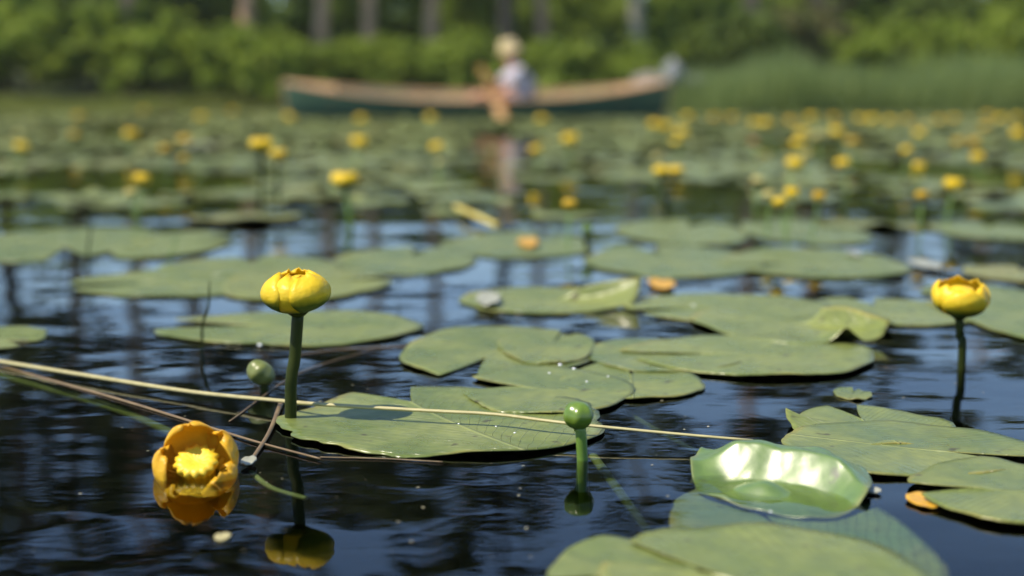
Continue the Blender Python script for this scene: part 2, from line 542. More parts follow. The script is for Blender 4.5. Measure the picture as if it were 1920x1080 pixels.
A, B, Dm = M['leaf_a'], M['leaf_b'], M['leaf_d']
shrubs = [
    (-130, 0, 330, 32.5, A, 'big light green shrub past the left edge of the bank'),
    (50, 20, 300, 32, A, 'tall light green shrub at the far left of the bank'),
    (200, 30, 280, 33.5, A, 'light green shrub second from the left on the bank'),
    (300, -10, 300, 36.5, B, 'dark tall shrub behind the left shrubs'),
    (330, 65, 250, 31.6, A, 'rounded green shrub overhanging dark water left of the canoe'),
    (455, 75, 170, 31, A, 'bright yellow green shrub near the canoe bow'),
    (520, 100, 110, 30.6, A, 'low green shrub right behind the canoe bow'),
    (565, 125, 150, 34, B, 'dark shrub between the bow and the leaning brown trunk'),
    (650, 100, 150, 31.5, A, 'green shrub below the two left brown trunks'),
    (750, 100, 190, 32, A, 'green shrub under the third brown trunk'),
    (845, 95, 170, 31.2, A, 'bright green shrub left of the paddler'),
    (890, 125, 180, 35, B, 'dark shrub behind the paddler'),
    (1040, 95, 160, 31.4, A, 'green shrub right behind the paddler back'),
    (1110, 115, 170, 34.5, B, 'dark green shrub right of the paddler'),
    (1180, 110, 130, 31.5, A, 'low green shrub left of the grey boulders'),
    (1290, 25, 170, 35, A, 'yellow green shrub above the grey boulders'),
    (1395, 60, 180, 33, B, 'dark green shrub above the left end of the reeds'),
    (1510, 30, 200, 34, Dm, 'olive brown shrub behind the reeds left of centre'),
    (1650, 65, 170, 32, A, 'yellow green shrub over the middle of the reeds'),
    (1740, 30, 220, 34, B, 'dark shrub behind the right part of the reeds'),
    (1790, 70, 160, 31, A, 'green shrub over the right part of the reeds'),
    (1900, 40, 210, 32, A, 'green shrub at the right edge behind the reeds'),
    (590, -30, 150, 40, A, 'tall green thicket between the leaning trunk and the left shrubs'),
    (660, -20, 130, 39.5, A, 'tall green thicket between the two left brown trunks'),
    (750, -35, 150, 40.5, A, 'tall green thicket behind the third brown trunk'),
    (870, -25, 150, 40, A, 'tall green thicket left of the black trunk'),
    (985, -30, 140, 40, A, 'tall green thicket right of the black trunk'),
    (1090, -20, 160, 41, A, 'tall green thicket between the dim brown and grey trunks'),
    (1260, -40, 170, 40, A, 'tall green thicket right of the grey trunk'),
    (1370, -20, 150, 41, A, 'tall green thicket beside the brown trunk at the reeds'),
    (60, -40, 240, 38, A, 'tallest light green shrub behind the far left shrubs'),
    (420, -40, 200, 38, A, 'tall light green shrub behind the bow shrubs'),
    (1580, -30, 200, 39, A, 'tall green thicket behind the middle of the reeds'),
    (1700, -20, 200, 39, A, 'tall green thicket right of the middle of the reeds'),
    (1860, -30, 220, 38, A, 'tall green thicket at the far right of the bank'),
    (2060, 20, 260, 33, B, 'dark shrub past the right edge of the reeds'),
]
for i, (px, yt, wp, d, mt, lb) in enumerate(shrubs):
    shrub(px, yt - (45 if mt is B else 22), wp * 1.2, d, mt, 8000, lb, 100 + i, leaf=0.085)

K, KD = M['leaf_c'], M['leaf_c']
bk, bg_, bd = M['bark'], M['bark_grey'], M['bark_dark']
trees = [
    (614, 34.5, 9.5, 0.2, 0.46, bk, 'pine with a leaning brown trunk behind the canoe bow half', 0.012),
    (693, 34.5, 9.5, 0.18, 0.5, bk, 'straight brown pine trunk second from the bow', 0.0),
    (803, 34.5, 13, 0.18, 0.5, bk, 'thin brown pine trunk left of the paddler', 0.002),
    (943, 33, 12, 0.19, 0.42, bd, 'nearly black straight trunk above the paddler hat', 0.0),
    (1018, 36, 10, 0.17, 0.4, bk, 'dim brown trunk just right of the paddler head', -0.004),
    (1197, 34, 12.5, 0.2, 0.4, bg_, 'pale grey trunk above the canoe stern', 0.002),
    (1405, 36, 10, 0.24, 0.28, bk, 'brown trunk behind the left end of the reeds', 0.0),
    (10, 33, 14, 0.26, 0.25, bd, 'dark trunk at the left edge of the bank', 0.0),
    (-150, 36, 15, 0.25, 0.25, bk, 'tall pine past the left edge', 0.0),
    (130, 38, 16, 0.25, 0.3, bk, 'tall pine behind the left shrubs', 0.0),
    (250, 35, 14.5, 0.2, 0.34, bk, 'tall pine behind the second shrub from the left', 0.0),
    (370, 38, 16.5, 0.25, 0.36, bk, 'tall pine behind the rounded shrub', 0.0),
    (480, 34, 14, 0.2, 0.4, bk, 'tall pine above the bright bow shrub', 0.0),
    (1520, 37, 9, 0.2, 0.2, bk, 'short pine behind the olive shrub', 0.0),
    (1680, 39, 8, 0.2, 0.2, bk, 'short pine behind the yellow green shrub', 0.0),
    (1850, 38, 7.5, 0.2, 0.2, bk, 'short pine at the right edge', 0.0),
    (2050, 36, 8, 0.2, 0.2, bk, 'short pine past the right edge', 0.0),
]
for i, (px, d, H, r0, c0, bark, lb, lean) in enumerate(trees):
    tree(px, d, H, r0, c0, K, bark, lb, 300 + i, lean, n=9500 if px < 400 else 4000, dens=1.0 if px < 400 else 0.5)

rs = np.random.RandomState(7)
blobs = []
for i in range(520):
    x = rs.uniform(-34, 34); y = rs.uniform(42, 54)
    hmax = 0.3 + y * 0.078 + 0.22 * math.sin(x * 0.9) + (0.5 if x < -7 else 0) + (0.5 if x > 6 else 0)
    r = rs.uniform(0.45, 0.9)
    blobs.append(((x, y, 1.0 + rs.uniform(0, 1) ** 0.6 * (hmax - 1.0 - r * 0.75)), r))
o = np_quads('distant_forest', leaf_quads(rs, blobs, 120000, 0.2), M['leaf_forest'])
tag(o, 'dark leafy undergrowth filling the woods behind the bank trees', 'undergrowth', kind='stuff')


# blades: reeds and grasses
def blades(name, rs, pts, h, wdt, mat, lean=0.12):
    n = len(pts)
    P = np.array(pts)
    a = rs.random(n) * 2 * math.pi
    hh = h * (0.5 + 0.6 * rs.random(n)) * (0.88 + 0.14 * np.sin(P[:, 0] * 1.7) + 0.08 * np.sin(P[:, 0] * 4.3 + 1))
    side = np.stack([np.cos(a), np.sin(a), np.zeros(n)], 1) * wdt
    le = rs.normal(size=(n, 3)) * lean * hh[:, None]; le[:, 2] = 0
    up = np.zeros((n, 3)); up[:, 2] = hh
    m1 = P + up * 0.55 + le * 0.3
    top = P + up + le
    Q1 = np.stack([P - side, P + side, m1 + side * 0.8, m1 - side * 0.8], 1)
    Q2 = np.stack([m1 - side * 0.8, m1 + side * 0.8, top + side * 0.12, top - side * 0.12], 1)
    return np_quads(name, np.concatenate([Q1, Q2]), mat)


rs = np.random.RandomState(11)
pts = []
while len(pts) < 15000:
    x = rs.uniform(2.2, 12); y = rs.uniform(22.6, 27.5)
    edge = 22.8 + 0.5 * math.sin(x * 1.3) + max(0, (3.4 - x)) * 1.6
    if y < edge: continue
    if rs.random() > 0.3 + 0.7 * math.exp(-(y - edge) / 2.5): continue
    pts.append((x, y, max(-0.15, ground_z(x, y))))
hs = blades('reeds', rs, pts, 1.12, 0.011, M['reed'], 0.14)
tag(hs, 'dense band of tall green reeds on the right bank', 'reeds', kind='stuff')
pts = []
while len(pts) < 9000:
    x = rs.uniform(-13, 3.0); y = rs.uniform(24, 31)
    edge = 25 if x < -6.3 else 29.0 + 0.4 * math.sin(x * 2)
    if y < edge: continue
    if x > -6.3 and y > 31 - 0.5: continue
    pts.append((x, y, max(-0.1, ground_z(x, y))))
gs = blades('marsh_grass', rs, pts, 0.42, 0.012, M['grass'], 0.2)
tag(gs, 'yellow green marsh grass along the left shoreline', 'grass', kind='stuff')


# boulders behind the stern
def boulder(px, py, d, sx, sy, sz, seed, label, mat):
    V, Fc = [], []
    nu, nv = 22, 14
    for j in range(nv + 1):
        ph = -math.pi / 2 + math.pi * j / nv
        for i in range(nu):
            th = 2 * math.pi * i / nu
            q = Vector((math.cos(th) * math.cos(ph), math.sin(th) * math.cos(ph), math.sin(ph)))
            k = 1 + 0.28 * mnoise.noise(q * 1.6 + Vector((seed, 0, 0))) + 0.1 * mnoise.noise(q * 5 + Vector((0, seed, 0)))
            V.append((q.x * sx * k, q.y * sy * k, q.z * sz * k))
    for j in range(nv):
        for i in range(nu):
            a, b = j * nu + i, j * nu + (i + 1) % nu
            Fc.append((a, b, b + nu, a + nu))
    p0 = at_y(px, py, d)
    o = mesh_obj('boulder', V, Fc, mat, loc=p0)
    return tag(o, label, 'rock', 'boulders on the bank behind the stern')


m_rock = simple("granite", (0.16, 0.17, 0.18), (0.3, 0.31, 0.32), 4, 0.85, bumpd=0.02)
m_rock2 = simple("granite_warm", (0.2, 0.17, 0.16), (0.36, 0.32, 0.29), 4, 0.85, bumpd=0.02)
boulder(1262, 140, 24.2, 0.18, 0.2, 0.24, 1, 'tall pale grey boulder behind the canoe stern', m_rock)
boulder(1296, 156, 24.4, 0.26, 0.2, 0.13, 2, 'low flat grey boulder right of the tall pale one', m_rock)
boulder(1215, 152, 24.8, 0.3, 0.22, 0.14, 3, 'low pinkish grey boulder left of the tall pale one', m_rock2)
# low muddy spit that carries them
sv, sf = [], []
for j in range(9):
    for i in range(17):
        u, v = i / 8 - 1, j / 4 - 1
        r2 = u * u + v * v
        sv.append((2.75 + u * 1.6, 24.9 + v * 1.0, -0.2 + 0.62 * max(0, 1 - r2) ** 0.6 + 0.04 * mnoise.noise(Vector((u * 3, v * 3, 0)))))
for j in range(8):
    for i in range(16):
        a = j * 17 + i
        sf.append((a, a + 1, a + 18, a + 17))
tag(mesh_obj('shore_spit', sv, sf, m_ground), kind='structure')


# ------------------------------------------------------------------ lily pads
def pad_geom(rx, ry, notch, rnd, seg=64, rings=7, wav=0.025, rag=0.0, ndepth=0.75, nwidth=0.16, edge=0.0012, lift=None, shape=None, skirt=0.001):
    """heart-shaped floating leaf; notch = direction of the cleft in degrees (0 = right, 90 = away)"""
    V, Fc, att = [], [], []
    ph = [rnd.uniform(0, 6.28) for _ in range(8)]
    nr = R(notch)
    def rim(t):
        dl = abs((t - nr + math.pi) % (2 * math.pi) - math.pi)
        k = 1 - ndepth * max(0, 1 - dl / nwidth) ** 0.6 if dl < nwidth else 1
        k *= 1 + 0.05 * math.exp(-((dl - nwidth) / 0.35) ** 2)
        wv = wav * (math.sin(3 * t + ph[0]) + 0.6 * math.sin(5 * t + ph[1]) + 0.4 * math.sin(9 * t + ph[2]))
        rg = rag * (0.6 * math.sin(14 * t + ph[3]) + 0.5 * math.sin(23 * t + ph[4]) + 0.4 * math.sin(37 * t + ph[5]))
        return k * (1 + wv + rg * (0.5 + 0.5 * math.sin(2 * t + ph[6])))
    cx, cy = math.cos(nr) * 0.12, math.sin(nr) * 0.12      # the leaf stalk joins near the cleft
    ang = [nr + 2 * math.pi * (i + 0.5) / seg for i in range(seg)]
    ring_q = [((j + 1) / rings) ** 0.85 for j in range(rings)]
    def zf(x, y, q, t):
        z = edge * q ** 3 * (math.sin(4 * t + ph[3]) * 0.6 + math.sin(7 * t + ph[4]) * 0.5 + 0.5) + 0.0005 * q
        if lift:
            for la, lw, lh in lift:
                dl = abs((t - R(la) + math.pi) % (2 * math.pi) - math.pi)
                z += lh * max(0, 1 - dl / lw) ** 1.5 * q ** 3
        return z
    def put(x, y, q, t):
        X, Yy, z = x * rx, y * ry, zf(x, y, q, t)
        u = -math.sin(nr) * x + math.cos(nr) * y
        v = math.cos(nr) * x + math.sin(nr) * y
        if shape: X, Yy, z = shape(X, Yy, z, x, y)
        V.append((X, Yy, z)); att.append((u, v, q))
    put(0, 0, 0, 0)
    for q in ring_q:
        for t in ang:
            r = rim(t)
            qq = q if r > 0.7 else q
            put(math.cos(t) * r * qq, math.sin(t) * r * qq, q, t)
    for i in range(seg):
        Fc.append((0, 1 + i, 1 + (i + 1) % seg))
    for j in range(rings - 1):
        for i in range(seg):
            a, b = 1 + j * seg + i, 1 + j * seg + (i + 1) % seg
            Fc.append((a, a + seg, b + seg, b))
    if skirt:
        base = 1 + (rings - 1) * seg
        o0 = len(V)
        for i in range(seg):
            x, y, z = V[base + i]
            V.append((x * 0.998, y * 0.998, z - skirt)); att.append(att[base + i])
        for i in range(seg):
            a, b = base + i, base + (i + 1) % seg
            Fc.append((a, o0 + i, o0 + (i + 1) % seg, b))
    return V, Fc, att


def add_attr(me, name, data):
    at_ = me.attributes.new(name, 'FLOAT_VECTOR', 'POINT')
    at_.data.foreach_set("vector", np.array(data, dtype=np.float32).reshape(-1))


def make_pad(name, loc, geom, mat, label, group=None, cat='lily pad'):
    V, Fc, att = geom
    me = bpy.data.meshes.new(name)
    me.from_pydata(V, [], Fc)
    me.polygons.foreach_set("use_smooth", [True] * len(me.polygons))
    add_attr(me, "leaf", att)
    me.materials.append(mat)
    o = bpy.data.objects.new(name, me)
    C.objects.link(o)
    o.location = loc
    return tag(o, label, cat, group)


GP = 'lily pads floating on the pond'
NEAR_PADS = []
def near_pad(x0, x1, y0, y1, notch, label, lvl=0, mat=None, name='lily_pad', seed=None, z=None, **kw):
    b, f = at((x0 + x1) / 2, y0), at((x0 + x1) / 2, y1)
    yc = (b.y + f.y) / 2
    rx = (x1 - x0) / 2 / F * yc * 1.0
    ry = (b.y - f.y) / 2
    rnd = random.Random(seed if seed is not None else int(x0 * 7 + y0))
    xc = ((x0 + x1) / 2 - 960) / F * yc
    kw.setdefault('rag', 0.012); kw.setdefault('wav', 0.03)
    geom = pad_geom(rx, ry, notch, rnd, seg=160, rings=12, **kw)
    zz = 0.0008 + 0.0012 * lvl if z is None else z
    NEAR_PADS.append((xc, yc, rx, ry))
    return make_pad(name, (xc, yc, zz), geom, mat or M['pad'], label, GP)


near_pad(527, 1142, 733, 861, 118, 'large green pad under the straw stalk in the foreground', 1, seed=5, rag=0.025, ndepth=0.5, nwidth=0.2, edge=0.0022)
near_pad(750, 1112, 615, 712, 250, 'yellow edged pad at the left end of the middle cluster', 1, seed=9, rag=0.01)
near_pad(935, 1118, 626, 689, 60, 'small oval pad lying on top of the middle cluster', 3, seed=2)
near_pad(868, 1186, 694, 783, 168, 'pad with a dark cleft just behind the round green bud', 2, seed=4, rag=0.012, nwidth=0.3)
near_pad(1055, 1322, 686, 753, 85, 'blotched pad on the right rim of the middle cluster', 1, seed=12)
near_pad(1095, 1405, 640, 703, 20, 'grey green pad in the centre of the middle cluster', 2, seed=8)
near_pad(1185, 1652, 636, 712, 184, 'long pad with dark holes right of the middle cluster', 3, seed=15, rag=0.012)
near_pad(860, 1192, 541, 591, 2, 'flat pad with an upturned right tip behind the middle cluster', 1, seed=21, lift=[(-8, 0.35, 0.035)])
near_pad(1180, 1560, 555, 608, 200, 'pad with brown flecks behind the long holed pad', 2, seed=22)
near_pad(1310, 1672, 575, 652, 330, 'pad with a folded dark flap at its right side', 3, seed=23, lift=[(-35, 0.4, 0.03), (-75, 0.2, 0.02)])
near_pad(1500, 1830, 562, 615, 90, 'pale pad left of the right yellow flower', 1, seed=24)
near_pad(1780, 2090, 535, 660, 150, 'broad grey green pad at the right edge behind the flower stem', 2, seed=25)
near_pad(300, 792, 586, 651, 172, 'long pale pad behind the main yellow flower stem', 1, seed=26, nwidth=0.22)
near_pad(150, 545, 503, 560, 200, 'pad left behind the main yellow flower', 1, seed=27, rag=0.01)
near_pad(412, 722, 508, 567, 20, 'pad directly behind the main yellow flower head', 2, seed=28)
near_pad(300, 640, 484, 520, 100, 'yellowish brown pad behind the main flower', 1, seed=29)
near_pad(622, 892, 466, 518, 80, 'smooth oval pad right of the main flower', 1, seed=30)
near_pad(-60, 290, 428, 492, 300, 'olive pad at the left edge with thin stems before it', 1, seed=31)
near_pad(230, 420, 437, 488, 20, 'olive pad touching the left edge pad', 2, seed=36)
near_pad(-110, 62, 615, 665, 340, 'bright green pad cut by the left edge', 1, seed=32)
near_pad(832, 1112, 438, 487, 60, 'pad with the withered orange flower on it', 1, seed=33)
near_pad(1100, 1420, 462, 524, 100, 'wide pale pad right of the withered flower', 1, seed=34)
near_pad(1370, 1695, 468, 526, 200, 'wide pad with a white speck on its rear edge', 2, seed=35)
near_pad(1160, 1400, 414, 462, 60, 'grey green pad behind the wide pale pad', 1, seed=37)
near_pad(1395, 1620, 413, 462, 120, 'grey green pad behind the pad with the white speck', 1, seed=38)
near_pad(1755, 1960, 418, 452, 60, 'olive pad at the right edge behind the blue water', 1, seed=39)
near_pad(1820, 2020, 500, 532, 60, 'thin looking pad behind the right yellow flower', 1, seed=49)
near_pad(1488, 1808, 768, 842, 95, 'smooth green pad at the back of the right foreground group', 1, seed=40, lift=[(170, 0.5, 0.012)])
near_pad(1475, 1960, 798, 902, 330, 'large blotched pad in the right foreground group', 2, seed=41, rag=0.01)
near_pad(1748, 2100, 872, 1000, 178, 'pad at the right edge beside the fallen orange petal', 3, seed=42)
near_pad(1150, 1800, 994, 1290, 150, 'big smooth pad at the bottom edge', 3, seed=43, edge=0.002)
near_pad(1035, 1320, 1019, 1160, 200, 'bright green pad at the bottom edge left of the big one', 2, seed=44)
near_pad(1575, 1645, 730, 752, 60, 'small submerged looking leaf scrap above the right foreground group', 0, seed=45, z=0.001)
near_pad(1272, 1775, 885, 1190, 110, 'sunken blue green pad under the shiny folded pad', 0, seed=46, z=-0.006, mat=M['pad_sunk'], edge=0.0)


# shiny pad that rides up over the others and bends down to the water
def wet_shape(X, Yy, z, x, y):
    ca, sa = math.cos(R(62)), math.sin(R(62))
    f_ = (x + 0.02) * ca + (y + 0.1) * sa          # across the fold
    t_ = -(x + 0.02) * sa + (y + 0.1) * ca         # along it
    def ss(a, b, v):
        v = max(0, min(1, (v - a) / (b - a))); return v * v * (3 - 2 * v)
    q_ = f_ + 0.42 * t_ * t_ - 0.03 + 0.02 * math.sin(5 * t_ + 1)
    lin = max(0.0, min(1.0, q_ / 0.27))
    wall = 0.025 * (0.8 * lin + 0.2 * ss(-0.06, 0.34, q_)) * (1 - 0.7 * ss(0.34, 0.9, q_)) * (1 - 0.6 * ss(0.55, 1.0, abs(t_)))
    low = 0.008 * ss(-0.62, -0.35, q_) * (1 - ss(-0.3, -0.12, q_)) * math.exp(-(t_ - 0.15) ** 2 / 0.12)
    zz = -0.003 + wall + low
    zz += 0.004 * mnoise.noise(Vector((x * 2.4 + 3, y * 2.8, 0))) + 0.0004 * mnoise.noise(Vector((x * 7, y * 8, 4)))
    return X, Yy, z + zz
rnd = random.Random(77)
b, f = at(1480, 812, 0.016), at(1480, 962, 0.0)
yc = (b.y + f.y) / 2
geom = pad_geom(170 / F * yc, (b.y - f.y) / 2, 118, rnd, seg=180, rings=48, rag=0.006, wav=0.03, shape=wet_shape, edge=0.001, ndepth=0.2, nwidth=0.3, lift=[(140, 0.3, 0.010)])
make_pad('lily_pad', ((1480 - 960) / F * yc, yc, 0.0), geom, M['pad_wet'], 'wet shiny pad with white glare bending down to the water', GP)

# mid-distance pads
rnd = random.Random(3)
open_water = [(500, 880, 385, 430), (905, 995, 255, 385), (1240, 1900, 378, 418), (850, 1300, 335, 372), (0, 430, 395, 425), (120, 300, 240, 262), (340, 520, 368, 384), (1000, 1180, 370, 400), (0, 240, 290, 300)]
placed = []
def proj(x, y, z=0):
    dy, dz = y, z - CAM_H
    fw = dy * math.cos(PITCH) - dz * math.sin(PITCH)
    up = dy * math.sin(PITCH) + dz * math.cos(PITCH)
    return 960 + F * x / fw, 540 - F * up / fw

cand = []
for d0, d1, dens in ((3.15, 4.6, 20), (4.6, 8, 24), (8, 14, 26), (14, 23, 26), (23, 29, 16)):
    area = 0.42 * (d1 * d1 - d0 * d0)
    for k in range(int(area * dens)):
        y = math.sqrt(rnd.uniform(d0 * d0, d1 * d1))
        x = rnd.uniform(-0.42, 0.42) * y
        cand.append((x, y))
keep = []
for x, y in cand:
    px, py = proj(x, y)
    if any(a - 30 < px < b2 + 30 and c < py < d2 for a, b2, c, d2 in open_water) and rnd.random() < 0.9: continue
    if py > 425: continue
    if abs(y - 18.8) < 0.75 and -3.1 < x < 2.2: continue
    if x > 2.2 and y > 22.6: continue
    if mnoise.noise(Vector((x * 0.9, y * 0.5, 5))) < -0.3: continue
    keep.append((x, y))
keep.sort(key=lambda q: q[1])
protos = []
for k in range(6):
    g = pad_geom(0.135 * rnd.uniform(0.9, 1.1), 0.13 * rnd.uniform(0.85, 1.1), rnd.uniform(0, 360), rnd, seg=48, rings=6, edge=0.004, rag=0.01,
                 lift=[(rnd.uniform(0, 360), 0.4, rnd.choice([0, 0.008, 0.02]))])
    protos.append(g)
NIND = 300 - 34
proto_objs = []
lab_mid = 'green lily pad floating out of focus in the crowded middle of the pond'
for i, (x, y) in enumerate(keep[:NIND]):
    k = i % 6
    if len(proto_objs) <= k:
        o = make_pad('lily_pad', (0, 0, 0), protos[k], M['pad'], lab_mid, 'lily pads in the middle distance')
        proto_objs.append(o)
    else:
        o = proto_objs[k].copy(); C.objects.link(o)
    o.location = (x, y, 0.0015 + 0.006 * rnd.random())
    o.rotation_euler = (rnd.gauss(0, 0.02), rnd.gauss(0, 0.02), rnd.uniform(0, 6.28))
    s = rnd.uniform(0.7, 1.2)
    o.scale = (s, s, s)
V, Fc, att = [], [], []
lowp = [pad_geom(0.14, 0.135, rnd.uniform(0, 360), rnd, seg=18, rings=3, edge=0.012, skirt=0, wav=0.03, lift=[(rnd.uniform(0, 360), 0.5, rnd.choice([0, 0.01, 0.035]))]) for _ in range(8)]
for i, (x, y) in enumerate(keep[NIND:]):
    gV, gF, gA = lowp[i % 8]
    a = rnd.uniform(0, 6.28); s = rnd.uniform(0.7, 1.25)
    mt = Matrix.Translation((x, y, 0.002 + 0.012 * rnd.random())) @ Matrix.Rotation(a, 4, 'Z') @ Matrix.Rotation(rnd.gauss(0, 0.035), 4, 'X') @ Matrix.Scale(s, 4)
    o0 = len(V)
    V += [tuple(mt @ Vector(v)) for v in gV]
    Fc += [tuple(q + o0 for q in f) for f in gF]
    att += gA
o = mesh_obj('lily_pad_field', V, Fc, M['pad_far'])
add_attr(o.data, "leaf", att)
tag(o, 'mass of blurred lily pads covering the water out to the far bank', 'lily pads', kind='stuff')


# ------------------------------------------------------------------ flowers
def petal_data(az, W, R0, flat, ph0, ph1, nu=10, nv=12, flare=0.0, tipcut=0.0, cup=0.07):
    V, Fc, att = [], [], []
    for j in range(nv + 1):
        v = j / nv
        phi = ph0 + (ph1 - ph0) * v
        if v < 0.55: hw = W * (0.35 + 0.65 * math.sin(v / 0.55 * math.pi / 2))
        else: hw = W * math.sqrt(max(0.0, 1 - ((v - 0.55) / 0.47) ** 2.6))
        hw = max(hw, 0.05)
        for i in range(nu + 1):
            u = i / nu * 2 - 1
            th = az + u * hw
            r = R0 * math.cos(phi) * (1 - cup * u * u * v) + flare * v * v * R0
            z = R0 * flat * (math.sin(phi) - math.sin(ph0)) - 0.06 * R0 * u * u * v
            rf = v ** 3
            r *= 1 + rf * (0.045 * math.sin(5 * u + az * 7) + 0.02 * math.sin(13 * u + az))
            z += R0 * rf * (0.05 * math.sin(4 * u + az * 3) + 0.02 * math.sin(11 * u))
            V.append((math.cos(th) * r, math.sin(th) * r, z)); att.append((u, v, 0))
    for j in range(nv):
        for i in range(nu):
            a = j * (nu + 1) + i
            Fc.append((a, a + 1, a + nu + 2, a + nu + 1))
    return V, Fc, att


def petal_obj(name, data, mat, parent, thick=0.0008):
    V, Fc, att = data
    me = bpy.data.meshes.new(name)
    me.from_pydata(V, [], Fc)
    me.polygons.foreach_set("use_smooth", [True] * len(me.polygons))
    add_attr(me, "petal", att)
    me.materials.append(mat)
    o = bpy.data.objects.new(name, me)
    C.objects.link(o)
    o.parent = parent
    md = o.modifiers.new("thickness", 'SOLIDIFY')
    md.thickness = thick
    md.offset = -1
    return o


def lathe(prof, seg=20, ribs=0, ribd=0.0):
    V, Fc = [], []
    for r, z in prof:
        for k in range(seg):
            a = 2 * math.pi * k / seg
            rr = r * (1 + ribd * math.cos(ribs * a))
            V.append((rr * math.cos(a), rr * math.sin(a), z))
    for j in range(len(prof) - 1):
        for k in range(seg):
            a, b = j * seg + k, j * seg + (k + 1) % seg
            Fc.append((a, b, b + seg, a + seg))
    Fc.append(tuple(reversed(range(seg)))); Fc.append(tuple(range((len(prof) - 1) * seg, len(prof) * seg)))
    return V, Fc


def flower_head(parent, R0, z0, rot, tilt=(0, 0), flat=0.68, ph1=58, outer=3, inner=3, mats=('petal', 'petal_out'), flare=0.0, seed=0, hx=0.0):
    rnd = random.Random(seed)
    mt = Matrix.Translation((hx, 0, z0)) @ Matrix.Rotation(tilt[0], 4, 'X') @ Matrix.Rotation(tilt[1], 4, 'Y') @ Matrix.Rotation(rot, 4, 'Z')
    for k in range(inner):
        a = 2 * math.pi * (k + 0.5) / inner + rnd.uniform(-0.12, 0.12)
        o = petal_obj('petal', petal_data(a, 0.95, R0 * 0.93, flat * rnd.uniform(0.98, 1.06), R(-72), R(ph1 + rnd.uniform(-6, 5)), flare=flare), M[mats[0]], parent)
        o.matrix_local = mt
    for k in range(outer):
        a = 2 * math.pi * k / outer + rnd.uniform(-0.12, 0.12)
        o = petal_obj('petal', petal_data(a, 0.92, R0 * 1.0, flat * 0.98, R(-76), R(ph1 - 12 + rnd.uniform(-6, 6)), flare=flare), M[mats[1]], parent)
        o.matrix_local = mt
    v, f = lathe([(R0 * 0.12, 0.0), (R0 * 0.3, R0 * 0.1), (R0 * 0.34, R0 * 0.7), (R0 * 0.42, R0 * 0.9), (R0 * 0.38, R0 * 0.97), (R0 * 0.06, R0 * 0.93)], 32, 12, 0.05)
    o = mesh_obj('stigma_disc', v, f, M['stigma'], parent); o.matrix_local = mt
    v, f = lathe([(R0 * 0.1, -0.006), (R0 * 0.22, -0.003), (R0 * 0.32, 0.0), (R0 * 0.28, 0.004)], 18)
    o = mesh_obj('receptacle', v, f, M['stem'], parent); o.matrix_local = mt


def flower(px, py, wpx, base, label, rot=0.0, bx=None, tilt=(0, 0), group='yellow water lily flowers standing above the pads', mats=('petal', 'petal_out'), stem='stem', stem_r=0.0045, seed=0, **kw):
    """px,py = middle of the head; base = row where the stem meets the water"""
    bx = px if bx is None else bx
    b = at(bx, base)
    hd = at_y(px, py, b.y)
    sc = F / b.y
    R0 = wpx / sc / 2
    flat = kw.get('flat', 0.68)
    root = empty('water_lily_flower', b, label, 'flower', group)
    z0 = hd.z - R0 * flat * 0.95
    head = empty_off = Vector((hd.x - b.x, 0, z0))
    pts = bez([(0.0, 0.02, -0.3), (0, 0, 0), (head.x * 0.6, 0, z0 * 0.6), (head.x, 0, z0)], 14)
    v, f = tube_data(pts, stem_r, 12)
    mesh_obj('stem', v, f, M[stem], root)
    flower_head(root, R0, z0, rot, tilt, mats=mats, seed=seed, hx=head.x, **kw)
    return root


flower(558, 545, 136, 790, 'large yellow flower on a thick dark stem left of centre, in focus', rot=R(200), bx=545, tilt=(R(5), R(-3)), stem_r=0.0056, seed=3, ph1=72, flat=0.62, outer=3, inner=3)
flower(1800, 553, 110, 690, 'yellow cup shaped flower at the right side, in focus', rot=R(30), bx=1803, tilt=(R(10), R(0)), stem_r=0.0046, seed=6, ph1=48, flat=0.74)
flower(647, 336, 54, 425, 'yellow flower on a pale stem behind the main flower', rot=1, bx=657, seed=7, stem='stem_pale', stem_r=0.006)
flower(490, 270, 46, 392, 'yellow flower with a fading one against its right side', rot=2, seed=8)
flower(521, 288, 32, 380, 'fading yellow flower against the right side of a brighter one', rot=2, seed=9, mats=('petal_old', 'petal'))
flower(1240, 320, 34, 402, 'left one of two yellow flowers touching each other', rot=1.4, bx=1247, seed=10)
flower(1267, 320, 32, 400, 'right one of two yellow flowers touching each other', rot=0.4, bx=1252, seed=11)


